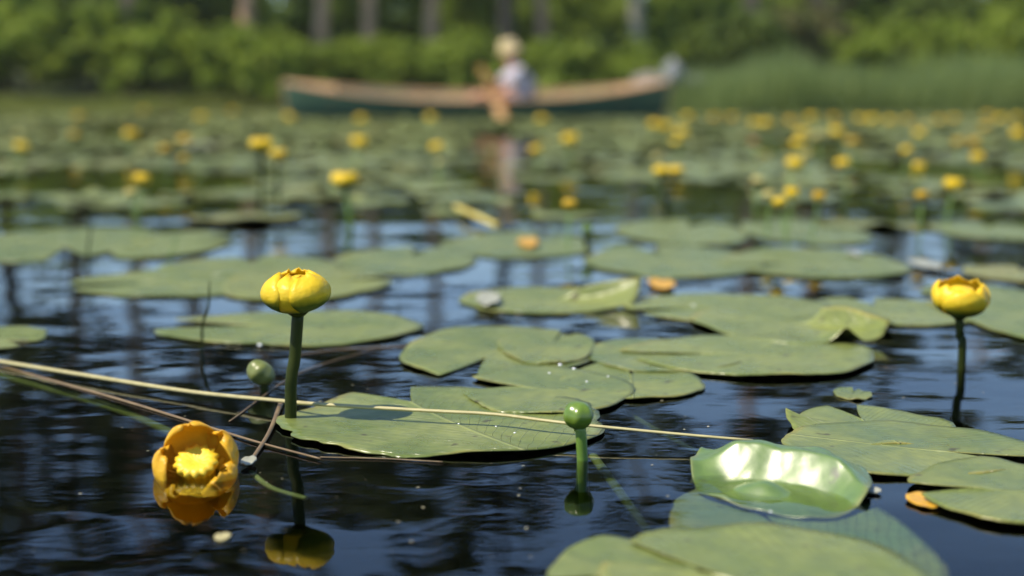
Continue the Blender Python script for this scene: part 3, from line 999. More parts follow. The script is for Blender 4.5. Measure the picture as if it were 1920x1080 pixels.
def floating_open():
    root = empty('water_lily_flower', at(372, 887, 0.0), 'open amber flower lying tilted on the dark water at lower left', 'flower', 'yellow water lily flowers standing above the pads')
    R0 = 87 / (F / root.location.y)
    mt = Matrix.Translation((0, 0.008, -0.013)) @ Matrix.Rotation(R(31), 4, 'X') @ Matrix.Rotation(R(20), 4, 'Z')
    for k in range(5):
        a = 2 * math.pi * k / 5 + 0.35
        back = 0.5 + 0.5 * math.sin(a + R(20))
        o = petal_obj('petal', petal_data(a, 0.8, R0 * (1.0 if k % 2 else 0.95), 0.68 + 0.12 * back, R(-80), R(4 + 44 * back + 9 * (k % 3)), nu=14, nv=14, cup=0.16 + 0.06 * (k % 2)), M['petal_old'], root, 0.001)
        o.matrix_local = mt
    v, f = lathe([(R0 * 0.2, 0.0), (R0 * 0.36, R0 * 0.1), (R0 * 0.33, R0 * 0.5), (R0 * 0.46, R0 * 0.76), (R0 * 0.46, R0 * 0.83), (R0 * 0.3, R0 * 0.86), (R0 * 0.12, R0 * 0.8)], 84, 14, 0.09)
    o = mesh_obj('stigma_disc', v, f, M['stigma'], root); o.matrix_local = mt
    parts = []
    rnd = random.Random(1)
    for k in range(46):
        a = 2 * math.pi * k / 46
        for q in (0, 1):
            r1 = R0 * (0.36 + 0.09 * q); r2 = R0 * (0.62 + 0.14 * q + 0.05 * rnd.random())
            z1, z2, z3 = R0 * 0.12, R0 * (0.36 - 0.08 * q), R0 * (0.5 - 0.14 * q)
            aa = a + rnd.uniform(-0.03, 0.03) + q * 0.07
            parts.append(tube_data([(math.cos(aa) * r1, math.sin(aa) * r1, z1), (math.cos(aa) * (r1 + r2) / 2, math.sin(aa) * (r1 + r2) / 2, z2 * 1.1), (math.cos(aa) * r2, math.sin(aa) * r2, z3 * 0.9)], [0.0007, 0.0009, 0.0006], 5, flat=0.5))
    v, f = join_data(parts)
    o = mesh_obj('stamens', v, f, M['stigma'], root); o.matrix_local = mt
    v, f = tube_data(bez([(0.0, 0.03, 0.0), (0.03, 0.05, -0.05), (0.08, 0.06, -0.2)], 10), 0.004, 8)
    mesh_obj('stem', v, f, M['stem'], root)
floating_open()

# distant flowers: (x, y, width px, kind)
far = [(668, 268, 34, 'y'), (1067, 262, 32, 'y'), (823, 275, 28, 'y'), (1011, 278, 24, 'y'), (1015, 227, 24, 'y'), (806, 222, 24, 'y'), (678, 226, 24, 'y'),
       (540, 222, 26, 'y'), (438, 210, 24, 'o'), (375, 222, 28, 'y'), (272, 208, 20, 'o'), (150, 221, 24, 'o'), (38, 275, 28, 'y'), (32, 250, 18, 'p'),
       (242, 253, 28, 'y'), (348, 262, 26, 'o'), (313, 276, 22, 'o'), (352, 292, 20, 'o'), (255, 331, 34, 'y'), (254, 352, 26, 'p'), (1065, 373, 30, 'o'),
       (1225, 235, 24, 'y'), (1250, 238, 22, 'y'), (1275, 250, 26, 'y'), (1273, 262, 18, 'y'), (1240, 290, 20, 'p'), (1290, 222, 20, 'y'),
       (1480, 305, 36, 'y'), (1495, 268, 26, 'y'), (1502, 250, 26, 'y'), (1513, 287, 24, 'p'), (1535, 255, 24, 'p'), (1478, 352, 30, 'y'), (1478, 368, 22, 'y'),
       (1415, 332, 26, 'p'), (1440, 357, 24, 'p'), (1525, 358, 20, 'o'), (1568, 248, 26, 'y'), (1602, 264, 24, 'o'), (1590, 303, 30, 'y'), (1698, 280, 24, 'y'),
       (1717, 306, 24, 'y'), (1725, 250, 22, 'y'), (1777, 340, 38, 'y'), (1840, 292, 28, 'y'), (1905, 252, 28, 'y'), (1830, 264, 22, 'o'), (1802, 264, 20, 'o'),
       (1435, 234, 24, 'y'), (1412, 232, 20, 'y'), (1480, 228, 20, 'o'), (1340, 222, 18, 'o'), (1375, 222, 18, 'o'), (1640, 226, 22, 'y'), (1665, 228, 20, 'y'), (1615, 224, 18, 'y'),
       (1700, 226, 18, 'o'), (1760, 226, 18, 'o'), (1790, 224, 18, 'o'), (1850, 218, 22, 'o'), (1880, 224, 20, 'y'), (1910, 222, 18, 'y'), (1728, 358, 20, 'o'),
       (1560, 222, 18, 'o'), (1520, 222, 20, 'y'), (1845, 238, 18, 'o'), (1740, 236, 18, 'p'), (823, 300, 18, 'p'), (140, 250, 18, 'o'), (1420, 262, 18, 'r')]
HB = 0.1
far_protos = {}
names = {'y': ('petal', 'petal_out', 'yellow'), 'o': ('petal_gold', 'petal', 'amber'), 'p': ('petal_pale', 'petal_pale', 'pale faded'), 'r': ('petal_old', 'petal_old', 'small reddish')}
M['petal_gold'] = petal_mat("petal_gold", (0.82, 0.58, 0.05), (0.75, 0.45, 0.03), 0.1)
M['petal_red'] = petal_mat("petal_reddish", (0.5, 0.15, 0.05), (0.4, 0.1, 0.04), -0.2)


def far_proto(kind, loc):
    root = empty('water_lily_flower', loc, 'x', 'flower', 'distant water lily flowers')
    parts, atts = [], []
    for k in range(6):
        a = k * math.pi / 3
        v, f, t = petal_data(a, 0.9, 0.03 * (1 if k % 2 else 0.94), 0.75, R(-75), R(50 if k % 2 else 62), 6, 7)
        parts.append((v, f)); atts += t
    v, f = join_data(parts)
    mm = M[names[kind][0]] if kind != 'r' else M['petal_red']
    me_o = petal_obj('blossom', (v, f, atts), mm, root)
    me_o.location = (0, 0, HB - 0.02)
    v, f = tube_data([(0.01, 0, -0.2), (0, 0, 0), (0, 0, HB - 0.02)], 0.004, 6)
    mesh_obj('stem', v, f, M['stem_pale'], root)
    return root


def side(px): return 'left of the canoe bow' if px < 540 else 'in front of the canoe' if px < 1250 else 'in front of the reeds'
cnt = {}
for i, (px, py, wpx, kind) in enumerate(far):
    p0 = at(px, py, HB)
    loc = Vector((p0.x, p0.y, 0))
    if kind in far_protos:
        src = far_protos[kind]
        root = src.copy(); C.objects.link(root)
        for ch in src.children:
            c = ch.copy(); C.objects.link(c); c.parent = root
        root.location = loc
    else:
        root = far_protos[kind] = far_proto(kind, loc)
    wr = wpx * p0.y / F / 0.06
    s = max(0.5, min(1.55, wr * 0.95))
    root.scale = (s, s, 1.0)
    for ch in root.children:
        if ch.name.startswith('blossom'): ch.scale = (1, 1, s)
    root.rotation_euler = (0.14 * math.sin(i * 2.7), 0.16 * math.sin(i * 4.1 + 1), i * 1.3)
    dist = 'close behind the middle pads' if py > 320 else 'in the middle distance' if py > 245 else 'far out'
    side_ = side(px)
    root['label'] = '%s lily flower %s %s' % (names[kind][2], dist, side_)
    cnt.setdefault(root['label'], []).append(root)
WORDS = ['', 'second ', 'third ', 'fourth ', 'fifth ', 'sixth ', 'seventh ', 'eighth ', 'ninth ', 'tenth ', 'eleventh ', 'twelfth ', 'thirteenth ', 'fourteenth ', 'fifteenth ']
for lb, L in cnt.items():
    if len(L) > 1:
        L.sort(key=lambda o: o.location.x / o.location.y)
        for k, o in enumerate(L):
            o['label'] = WORDS[k].strip() + (' from left: ' if k else 'leftmost ') + lb if k < len(L) - 1 else 'rightmost ' + lb


# ------------------------------------------------------------------ buds
def bud(px, py, wpx, base, label, mat, stem, bx=None, tilt=0.0, name='flower_bud', sq=1.0, stem_r=0.0045):
    bx = px if bx is None else bx
    b = at(bx, base)
    hd = at_y(px, py, b.y)
    r = wpx / (F / b.y) / 2
    root = empty(name, b, label, 'flower bud', 'green buds')
    x = hd.x - b.x
    v, f = tube_data(bez([(-x * 0.5 + 0.01, 0.02, -0.25), (0, 0, 0), (x, 0, hd.z - r * 0.7)], 12), stem_r, 12)
    mesh_obj('stem', v, f, M[stem], root)
    prof = [(r * 0.25, -r * 0.98), (r * 0.62, -r * 0.8), (r * 0.92, -r * 0.42), (r, 0), (r * 0.95, r * 0.36), (r * 0.76, r * 0.68), (r * 0.45, r * 0.88), (r * 0.15, r * 0.95)]
    v, f = lathe([(a, z * sq) for a, z in prof], 40, 6, 0.05)
    v = [tuple(Vector(q) * (1 + 0.07 * mnoise.noise(Vector(q) / r * 1.1 + Vector((px, 0, 0))))) for q in v]
    o = mesh_obj('bud_head', v, f, M[mat], root)
    o.location = (x, 0, hd.z)
    o.rotation_euler = (0.1, tilt, 0.4)
    sb = o.modifiers.new("smooth", 'SUBSURF'); sb.levels = 1; sb.render_levels = 2
    return root


bud(1085, 779, 60, 862, 'round green bud on a bright stem right of the straw stalk', 'bud', 'stem_pale', bx=1092, tilt=0.15, sq=0.93, stem_r=0.0046)
bud(489, 699, 56, 735, 'dull olive bud just above the water beside the main stem', 'bud_dull', 'stem', bx=496, tilt=0.7, sq=0.85)
bud(1101, 428, 20, 468, 'tiny dark green bud on a short stalk in blue water', 'bud', 'stem', stem_r=0.006)


# ------------------------------------------------------------------ floating stalks and blades
def stalk(pts, r, mat, label, cat='stalk', name='floating_stalk', flat=0.7, taper=1.0):
    P = bez([at(x, y, z) if True else None for x, y, z in pts], 40)
    P0 = P[0].copy()
    n = len(P)
    v, f = tube_data([q - P0 for q in P], [r * (1 - (1 - taper) * i / n) for i in range(n)], 10, flat)
    o = mesh_obj(name, v, f, mat, loc=P0)
    return tag(o, label, cat)


stalk([(-60, 668, 0.004), (180, 707, 0.006), (360, 735, 0.007), (520, 751, 0.010), (600, 758, 0.014), (800, 770, 0.014), (930, 777, 0.014), (1050, 792, 0.014), (1250, 812, 0.011), (1412, 826, 0.008)], 0.0033, M['straw'], 'long straw coloured stalk from the left edge across the large foreground pad', taper=0.5, name='dry_stalk')
stalk([(-40, 676, -0.002), (200, 742, 0.001), (380, 797, 0.001), (480, 828, 0.002), (600, 860, 0.002)], 0.0021, M['stalk_brown'], 'brown stalk floating diagonally behind the open amber flower', taper=0.55)
stalk([(528, 752, 0.004), (505, 810, 0.003), (468, 868, 0.002)], 0.0024, M['stalk_brown'], 'short brown stalk between the main stem and the open flower', taper=0.7)
stalk([(-50, 690, -0.012), (200, 762, -0.014), (330, 815, -0.014)], 0.005, M['water_weed'], 'wide pale weed ribbon just under the water at the left', name='submerged_stem')
stalk([(1112, 855, -0.010), (1160, 920, -0.022), (1222, 1005, -0.045)], 0.0042, M['water_weed'], 'green stem sinking below the round bud', name='submerged_stem')
stalk([(470, 885, -0.004), (510, 915, -0.008), (575, 935, -0.012)], 0.0025, M['water_weed'], 'olive stem sinking away from the open flower', name='submerged_stem')
stalk([(600, 857, 0.001), (720, 860, 0.001), (830, 866, 0.001)], 0.0007, M['stalk_brown'], 'hair thin root thread in front of the large foreground pad', name='root_thread')
stalk([(1120, 740, -0.01), (1220, 800, -0.02), (1330, 860, -0.035)], 0.003, M['water_weed'], 'faint sunken stem right of the bud under blue water', name='submerged_stem')
stalk([(430, 790, 0.001), (560, 700, 0.001), (700, 655, 0.001)], 0.0008, M['stalk_brown'], 'hair thin root thread rising behind the olive bud', name='root_thread')
stalk([(560, 665, 0.001), (640, 655, 0.001), (800, 648, 0.001)], 0.0012, M['stalk_brown'], 'thin brown thread floating before the long pale pad', name='root_thread')
stalk([(855, 388, 0.02), (890, 404, 0.02), (932, 424, 0.012)], 0.0075, simple("yellow_stalk", (0.5, 0.45, 0.1), (0.65, 0.5, 0.12), 30, 0.5), 'broken yellow stalk lying on the pads behind the oval pad', name='broken_stalk', flat=0.9)


def blade(bx, by, tx, ty, wpx, label, mat='stem_pale'):
    b = at(bx, by); t = at_y(tx, ty, b.y)
    wd = wpx / (F / b.y) / 2
    pts = bez([Vector((0.0, 0.01, -0.25)), Vector((0, 0, 0)), (t - b) * 0.6 + Vector((0.002, 0, 0)), t - b], 14)
    n = len(pts)
    v, f = tube_data(pts, [wd * (1 - 0.85 * max(0, (i / n - 0.55) / 0.45) ** 1.5) for i in range(n)], 8, 0.35)
    o = mesh_obj('grass_blade', v, f, M[mat], loc=b)
    return tag(o, label, 'grass blade', 'grass blades standing in the water')


blade(378, 655, 393, 527, 13, 'upright green blade in front of the long pale pad', 'stem')
blade(165, 500, 168, 400, 9, 'thin upright blade before the left edge olive pad', 'stem')
blade(108, 560, 118, 470, 6, 'thinnest blade standing left of the others', 'stem')
blade(318, 500, 330, 440, 8, 'pale short blade before the olive pads', 'stem_pale')
blade(20, 330, 22, 270, 8, 'pale stalk under the leftmost distant flower', 'stem_pale')
blade(1800, 392, 1805, 350, 5, 'thin stalk among the pads before the reeds', 'stem_pale')
blade(310, 235, 318, 180, 9, 'brown cattail stalk left of the canoe bow', 'stalk_brown')
blade(745, 560, 747, 620 - 100, 3, 'very fine stalk standing in blue water right of the main flower', 'stem')


# fallen petals, scraps, droplets
def scrap(x0, x1, y0, y1, z, label, mat, name='fallen_petal', cat='petal', lift=0.006, seed=1):
    b, f = at((x0 + x1) / 2, y0, z), at((x0 + x1) / 2, y1, z)
    yc = (b.y + f.y) / 2
    rnd = random.Random(seed)
    g = pad_geom((x1 - x0) / 2 / F * yc, (b.y - f.y) / 2, rnd.uniform(0, 360), rnd, seg=28, rings=5, ndepth=0.0, nwidth=0.5, edge=lift * 0.3, wav=0.035)
    V, Fc, att = g
    V = [(x, y, zz + abs(x) * 0.05) for x, y, zz in V]
    return make_pad(name, (((x0 + x1) / 2 - 960) / F * yc, yc, z), (V, Fc, att), mat, label, None, cat)


m_pet = simple("fallen_petal_orange", (0.55, 0.27, 0.02), (0.65, 0.38, 0.03), 90, 0.35)
scrap(1724, 1786, 924, 952, 0.002, 'orange petal floating on deep blue water at the right', m_pet, lift=0.002)
scrap(384, 414, 1000, 1014, 0.001, 'tiny tan petal floating below the open amber flower', M['straw'], lift=0.001)
scrap(1218, 1268, 524, 542, 0.004, 'orange petal floating on blue water behind the middle pads', m_pet, seed=4, lift=0.006)
scrap(972, 1010, 446, 464, 0.008, 'withered orange flower scrap lying on a pad', m_pet, seed=5, lift=0.008, name='withered_blossom', cat='withered flower')
scrap(892, 938, 548, 572, 0.009, 'small white scrap on the pad with the upturned tip', M['pad_dry_and_glare'], name='leaf_scrap', cat='leaf scrap', seed=6)
scrap(1716, 1762, 486, 504, 0.006, 'pale dry leaf scrap behind the right yellow flower', M['pad_dry_and_glare'], name='leaf_scrap', cat='leaf scrap', seed=7, lift=0.006)
scrap(1596, 1614, 470, 480, 0.008, 'white speck of leaf on the rear edge of the wide pad', M['pad_dry_and_glare'], name='leaf_scrap', cat='leaf scrap', seed=8, lift=0.004)
scrap(374, 418, 264, 277, 0.02, 'pale grey patch coloured as glare on an upturned pad among distant pads on the left', M['pad_dry_and_glare'], name='leaf_scrap', cat='leaf scrap', seed=9, lift=0.01)  # pale colour stands in for glare off an upturned pad
scrap(440, 468, 856, 872, 0.004, 'white foam scrap touching the open amber flower', M['pad_dry_and_glare'], name='leaf_scrap', cat='leaf scrap', seed=11, lift=0.002)
scrap(1640, 1672, 914, 924, 0.002, 'pale scrap on the water beside the shiny pad', M['pad_dry_and_glare'], name='leaf_scrap', cat='leaf scrap', seed=12, lift=0.001)
drops = [(487, 648, 9, 0.009), (1050, 685, 8, 0.02), (1076, 692, 7, 0.02), (1010, 790, 5, 0.012), (965, 812, 5, 0.011), (860, 795, 4, 0.011), (1030, 700, 5, 0.015), (1100, 716, 5, 0.015), (1140, 706, 4, 0.011), (1300, 573, 6, 0.012), (1445, 960, 6, 0.01), (930, 800, 4, 0.011)]
for i, (px, py, wpx, z) in enumerate(drops):
    p0 = at(px, py, z)
    r = wpx / (F / p0.y) / 2
    v, f = lathe([(r, 0), (r * 0.95, r * 0.3), (r * 0.7, r * 0.6), (r * 0.35, r * 0.75), (r * 0.05, r * 0.8)], 14)
    o = mesh_obj('water_droplet', v, f, M['droplet'], loc=p0)
    tag(o, 'water drop coloured white for its sparkle on the pads in the foreground', 'droplet', 'sparkling water drops on the pads')


# ------------------------------------------------------------------ canoe
CY = 18.8
CX = (895 - 960) / F * CY
HEEL = R(8.5)
m_hull = simple("hull_green_paint", (0.03, 0.078, 0.05), (0.042, 0.098, 0.062), 3, 0.4, coat=0.15)
m_cedar = simple("cedar_lining", (0.86, 0.62, 0.31), (0.93, 0.71, 0.40), 6, 0.4, mapping=(1, 14, 14))
m_trim = simple("mahogany_trim", (0.42, 0.24, 0.11), (0.58, 0.36, 0.17), 8, 0.4, mapping=(1, 10, 10))
canoe = empty('canoe', (CX, CY, 0.0), 'dark green wooden canoe with light cedar inside crossing the pond', 'canoe')
canoe.rotation_euler = (HEEL, 0, R(1.5))
HL = 2.5
def beam(t): return 0.43 * max(0.0, 1 - abs(t) ** 2.3) ** 0.75 + 0.012
def sheer(t): return 0.30 + 0.19 * abs(t) ** 2.4
def keel(t): return -0.10 + 0.07 * abs(t) ** 5
def hull_pt(t, a, inset=0.0):
    """a: 0 keel .. 1 gunwale (signed for side)"""
    s = 1 if a >= 0 else -1
    q = abs(a) * math.pi / 2
    y = s * max(0.003, beam(t) - inset) * math.sin(q) ** 0.75
    k, h = keel(t) + inset, sheer(t)
    z = k + (h - k) * (1 - math.cos(q)) ** 1.25
    x = t * (HL - inset * 2 - 0.22 * (1 - abs(a)) ** 1.6 * abs(t) ** 6 + 0.03 * math.sin(math.pi * abs(a)))
    return Vector((x, y, z))
def hull_mesh(inset):
    V, Fc = [], []
    T = [math.sin((i / 56 - 0.5) * math.pi) for i in range(57)]
    Aa = [-1 + 2 * j / 24 for j in range(25)]
    for t in T:
        for a in Aa: V.append(hull_pt(t, a, inset))
    n = len(Aa)
    for i in range(len(T) - 1):
        for j in range(n - 1):
            k = i * n + j
            Fc.append((k, k + n, k + n + 1, k + 1))
    return V, Fc
v, f = hull_mesh(0.0); mesh_obj('hull', v, f, m_hull, canoe)
v, f = hull_mesh(0.014); mesh_obj('lining', v, [tuple(reversed(q)) for q in f], m_cedar, canoe)
for s in (-1, 1):
    pts = [hull_pt(math.sin((i / 40 - 0.5) * math.pi), s) + Vector((0, -s * 0.006, 0.004)) for i in range(41)]
    v, f = tube_data(pts, 0.014, 8)
    mesh_obj('gunwale', v, f, m_trim, canoe)
for e in (-1, 1):
    V = []
    P = [hull_pt(e * (1 - 0.09 * k), 1) for k in (0, 1, 2, 3)]
    V = [(p.x, p.y * s, p.z + 0.012) for p in P for s in (1, -1)]
    V += [(x, y, z - 0.02) for x, y, z in V]
    Fc = []
    for k in range(3):
        a = 2 * k
        Fc += [(a, a + 1, a + 3, a + 2), (a + 8, a + 10, a + 11, a + 9), (a, a + 2, a + 10, a + 8), (a + 1, a + 9, a + 11, a + 3)]
    Fc += [(6, 7, 15, 14), (0, 8, 9, 1)]
    mesh_obj('deck', V, Fc, m_trim, canoe, smooth=False)
    st = [hull_pt(e * 1.0, a) + Vector((e * 0.01, 0, 0)) for a in [i / 10 for i in range(11)]]
    v, f = tube_data(st, 0.02, 8)
    mesh_obj('stem_band', v, f, m_trim, canoe)
def box(cx, cy, cz, sx, sy, sz):
    V = [(cx + i * sx / 2, cy + j * sy / 2, cz + k * sz / 2) for i in (-1, 1) for j in (-1, 1) for k in (-1, 1)]
    return V, [(0, 1, 3, 2), (4, 6, 7, 5), (0, 4, 5, 1), (2, 3, 7, 6), (0, 2, 6, 4), (1, 5, 7, 3)]
PXC = -CX + 0.03     # paddler's seat, canoe coordinates
for sx_ in (-1.75, 1.75):
    bw = beam(sx_ / HL) * 1.9
    v, f = join_data([box(sx_ - 0.13, 0, sheer(sx_ / HL) - 0.09, 0.04, bw, 0.02), box(sx_ + 0.13, 0, sheer(sx_ / HL) - 0.09, 0.04, bw, 0.02), box(sx_, 0, sheer(sx_ / HL) - 0.075, 0.24, bw * 0.62, 0.012)])
    mesh_obj('seat', v, f, m_trim, canoe, smooth=False)
v, f = join_data([box(PXC - 0.12, 0, 0.115, 0.04, 0.8, 0.025), box(PXC + 0.14, 0, 0.115, 0.04, 0.8, 0.025), box(PXC, 0, 0.132, 0.26, 0.5, 0.012)])
mesh_obj('seat', v, f, m_trim, canoe, smooth=False)
v, f = box(PXC + 0.27, 0, 0.36, 0.03, 0.36, 0.3)
o = mesh_obj('backrest', v, f, simple("backrest_canvas", (0.3, 0.24, 0.18), (0.38, 0.3, 0.23), 40, 0.8), canoe, smooth=False)
bv = o.modifiers.new("bevel", 'BEVEL'); bv.width = 0.01
for tx in (-0.75, 1.15):
    v, f = tube_data([(tx, -beam(tx / HL), sheer(tx / HL) - 0.01), (tx, 0, sheer(tx / HL) - 0.02), (tx, beam(tx / HL), sheer(tx / HL) - 0.01)], [0.022, 0.016, 0.022], 8)
    mesh_obj('thwart', v, f, m_trim, canoe)


# ------------------------------------------------------------------ paddler (faces left = -x)
m_skin = simple("skin", (0.55, 0.27, 0.15), (0.62, 0.32, 0.19), 12, 0.5)
m_short = simple("shorts_rust", (0.38, 0.13, 0.06), (0.45, 0.17, 0.08), 20, 0.9)
m_hat, nt, p = new_mat("straw_hat")
wv_ = node(nt, "ShaderNodeTexWave"); wv_.inputs['Scale'].default_value = 30; wv_.bands_direction = 'Z'
p.inputs['Roughness'].default_value = 0.8
nt.links.new(ramp(nt, wv_.outputs['Fac'], [(0.0, (0.55, 0.42, 0.2)), (1.0, (0.78, 0.64, 0.38))]), p.inputs['Base Color'])
tc = node(nt, "ShaderNodeTexCoord"); nt.links.new(tc.outputs['Object'], wv_.inputs['Vector'])
m_shirt, nt, p = new_mat("checked_shirt")
ck = []
for d_ in ('X', 'Z'):
    wv_ = node(nt, "ShaderNodeTexWave"); wv_.inputs['Scale'].default_value = 9; wv_.bands_direction = d_
    tc = node(nt, "ShaderNodeTexCoord"); nt.links.new(tc.outputs['Object'], wv_.inputs['Vector'])
    ck.append(wv_.outputs['Fac'])
cf = mathn(nt, 'MULTIPLY', ck[0], ck[1])
nt.links.new(ramp(nt, cf, [(0.1, (0.42, 0.41, 0.5)), (0.6, (0.66, 0.64, 0.7))]), p.inputs['Base Color'])
p.inputs['Roughness'].default_value = 0.85


def skin_mesh(name, nodes, edges, mat, parent=None, root=0, sub=2):
    me = bpy.data.meshes.new(name)
    me.from_pydata([n[0] for n in nodes], edges, [])
    me.materials.append(mat)
    o = bpy.data.objects.new(name, me)
    C.objects.link(o)
    if parent: o.parent = parent
    md = o.modifiers.new("skin", 'SKIN')
    md.use_smooth_shade = True
    for i, n in enumerate(nodes):
        r = n[1]
        me.skin_vertices[0].data[i].radius = r if isinstance(r, tuple) else (r, r)
        me.skin_vertices[0].data[i].use_root = (i == root)
    sb = o.modifiers.new("sub", 'SUBSURF'); sb.levels = 1; sb.render_levels = sub
    return o


class Fig:
    def __init__(s): s.n, s.e = [], []
    def add(s, p, r, prev=None):
        s.n.append((tuple(p), r)); i = len(s.n) - 1
        if prev is not None: s.e.append((prev, i))
        return i
    def chain(s, pts, prev):
        for p, r in pts: prev = s.add(p, r, prev)
        return prev


person = empty('person', (CX + 0, CY - 0.02, 0), 'person in a straw hat and pale checked shirt kneeling in the canoe, paddling', 'person')
person.location = (0.02, CY - 0.03, 0)
person.scale = (1.14, 1.1, 0.95)
# joints in person space: x left negative (forward), y toward the camera negative, z above the water
pel = Vector((0.06, 0, 0.22)); chest = Vector((0.03, 0, 0.56)); neck = Vector((-0.02, 0, 0.75))
fig = Fig()
ip = fig.add(pel, (0.15, 0.12))
iw = fig.add((0.06, 0, 0.36), (0.14, 0.105), ip)
ic = fig.add(chest, (0.16, 0.12), iw)
iu = fig.add((0.0, 0, 0.68), (0.13, 0.09), ic)
inn = fig.add(neck, 0.055, iu)
ih = fig.add((-0.045, 0, 0.82), (0.07, 0.075), inn)
im = fig.add((-0.05, 0, 0.89), (0.078, 0.092), ih)
it = fig.add((-0.045, 0, 0.96), (0.06, 0.07), im)
ino = fig.add((-0.135, 0, 0.872), 0.014, im)          # nose
ich = fig.add((-0.105, 0, 0.81), 0.03, ih)            # chin
top_hand = Vector((-0.36, -0.16, 0.60)); low_hand = Vector((-0.20, -0.33, 0.33))
def arm(side, elbow, wrist, grip_dir):
    sh = Vector((0.0, side * 0.19, 0.66))
    a = fig.chain([(sh, 0.062), (elbow, 0.044), (wrist, 0.029)], iu)
    palm = wrist + (wrist - elbow).normalized() * 0.05
    a = fig.add(palm, (0.036, 0.022), a)
    fwd = (wrist - elbow).normalized()
    g = grip_dir.normalized()
    curl = fwd.cross(g).normalized()
    for k in range(4):
        off = g * (0.03 - 0.02 * k)
        L = (0.034, 0.04, 0.037, 0.028)[k]
        b0 = palm + off + fwd * 0.03
        fig.chain([(b0, 0.010), (b0 + fwd * L * 0.6 + curl * 0.012, 0.009), (b0 + fwd * L * 0.7 + curl * 0.038, 0.0085), (b0 + fwd * 0.004 + curl * 0.05, 0.008)], a)
    fig.chain([(palm + g * 0.036 - fwd * 0.005, 0.011), (palm + g * 0.045 + curl * 0.03, 0.0095), (palm + g * 0.025 + curl * 0.05 + fwd * 0.015, 0.0085)], a)
shaft_dir = (low_hand - top_hand).normalized()
arm(1, Vector((-0.17, 0.16, 0.47)), top_hand + Vector((0.055, 0.05, -0.02)), Vector((0.3, 0.8, 0)))
arm(-1, Vector((-0.02, -0.29, 0.43)), low_hand + Vector((0.055, 0.03, 0.02)), -shaft_dir)
for s in (-1, 1):
    hip = Vector((0.03, s * 0.1, 0.2)); knee = Vector((-0.42, s * 0.16, 0.33)); ank = Vector((-0.62, s * 0.14, 0.04))
    fig.chain([(hip, 0.095), (Vector((-0.2, s * 0.14, 0.28)), 0.078), (knee, 0.056), (Vector((-0.52, s * 0.15, 0.18)), 0.05), (ank, 0.034), (ank + Vector((-0.1, 0, -0.03)), (0.038, 0.025)), (ank + Vector((-0.18, 0, -0.04)), (0.03, 0.018))], ip)
skin_mesh('body', fig.n, fig.e, m_skin, person)
sh = Fig()
a0 = sh.add((0.07, 0, 0.15), (0.2, 0.19))
a1 = sh.add((0.08, 0, 0.38), (0.21, 0.2), a0)
a2 = sh.add((0.04, 0, 0.55), (0.21, 0.19), a1)
a3 = sh.add((0.0, 0, 0.68), (0.15, 0.11), a2)
a4 = sh.add((-0.01, 0, 0.735), (0.08, 0.075), a3)
sh.chain([((0.0, 0.2, 0.66), 0.082), ((-0.09, 0.185, 0.555), 0.07), ((-0.15, 0.165, 0.49), 0.062)], a3)
sh.chain([((0.0, -0.2, 0.66), 0.082), ((-0.012, -0.255, 0.54), 0.07), ((-0.02, -0.28, 0.46), 0.062)], a3)
skin_mesh('shirt', sh.n, sh.e, m_shirt, person)
so = Fig()
b0 = so.add((0.05, 0, 0.2), (0.165, 0.13))
for s in (-1, 1):
    so.chain([((0.0, s * 0.1, 0.21), 0.11), ((-0.2, s * 0.14, 0.28), 0.095), ((-0.31, s * 0.15, 0.305), 0.08)], b0)
skin_mesh('shorts', so.n, so.e, m_short, person)
# face details: eyes, ears belong to the head
ey = []
for s in (-1, 1):
    v, f = lathe([(0.002, -0.01), (0.009, -0.005), (0.011, 0), (0.009, 0.005), (0.002, 0.01)], 10)
    ey.append(([(q[0] - 0.122, q[1] + s * 0.034, q[2] + 0.895) for q in v], f))
v, f = join_data(ey)
mesh_obj('eyes', v, f, simple("eye_dark", (0.02, 0.015, 0.01), (0.05, 0.03, 0.02), 10, 0.2), person)
hat = lathe([(0.15, -0.03), (0.155, -0.025), (0.12, 0.0), (0.105, 0.008), (0.103, 0.05), (0.095, 0.105), (0.07, 0.13), (0.02, 0.138)], 32)
o = mesh_obj('straw_hat', hat[0], hat[1], m_hat, person)
o.location = (-0.045, 0, 0.945); o.rotation_euler = (0, R(-14), 0)
v, f = join_data([tube_data(bez([(0.03, s * 0.07, 0.93), (0.045, s * 0.05, 0.87), (0.03, s * 0.03, 0.8)], 6), [0.03] * 7, 8) for s in (-1, 0, 1)])
mesh_obj('hair', v, f, simple("hair_brown", (0.08, 0.04, 0.02), (0.14, 0.08, 0.04), 30, 0.6), person)

# paddle held by the person
m_pad_wood = simple("paddle_wood", (0.42, 0.2, 0.05), (0.55, 0.28, 0.08), 10, 0.35, mapping=(8, 8, 1))
pb = Vector((0.02, CY - 0.03, 0))
P_top = pb + Vector((-0.42, -0.12, 0.655))
P_end = Vector(at_y(948, 232, CY - 0.62))
padl = empty('paddle', P_end, 'orange brown wooden paddle held by the person, blade dipping in the water', 'paddle')
ax = (P_top - P_end)
Ln = ax.length; dr = ax.normalized()
v, f = tube_data([dr * 0.42, dr * (Ln - 0.02)], 0.015, 10)
mesh_obj('shaft', v, f, m_pad_wood, padl)
sd_ = dr.cross(Vector((0, 1, 0))).normalized()
v, f = tube_data([dr * Ln - sd_ * 0.05, dr * (Ln + 0.015), dr * Ln + sd_ * 0.05], [0.012, 0.02, 0.012], 8)
mesh_obj('grip', v, f, m_pad_wood, padl)
nrm = dr.cross(sd_).normalized()
V, Fc = [], []
NB = 14
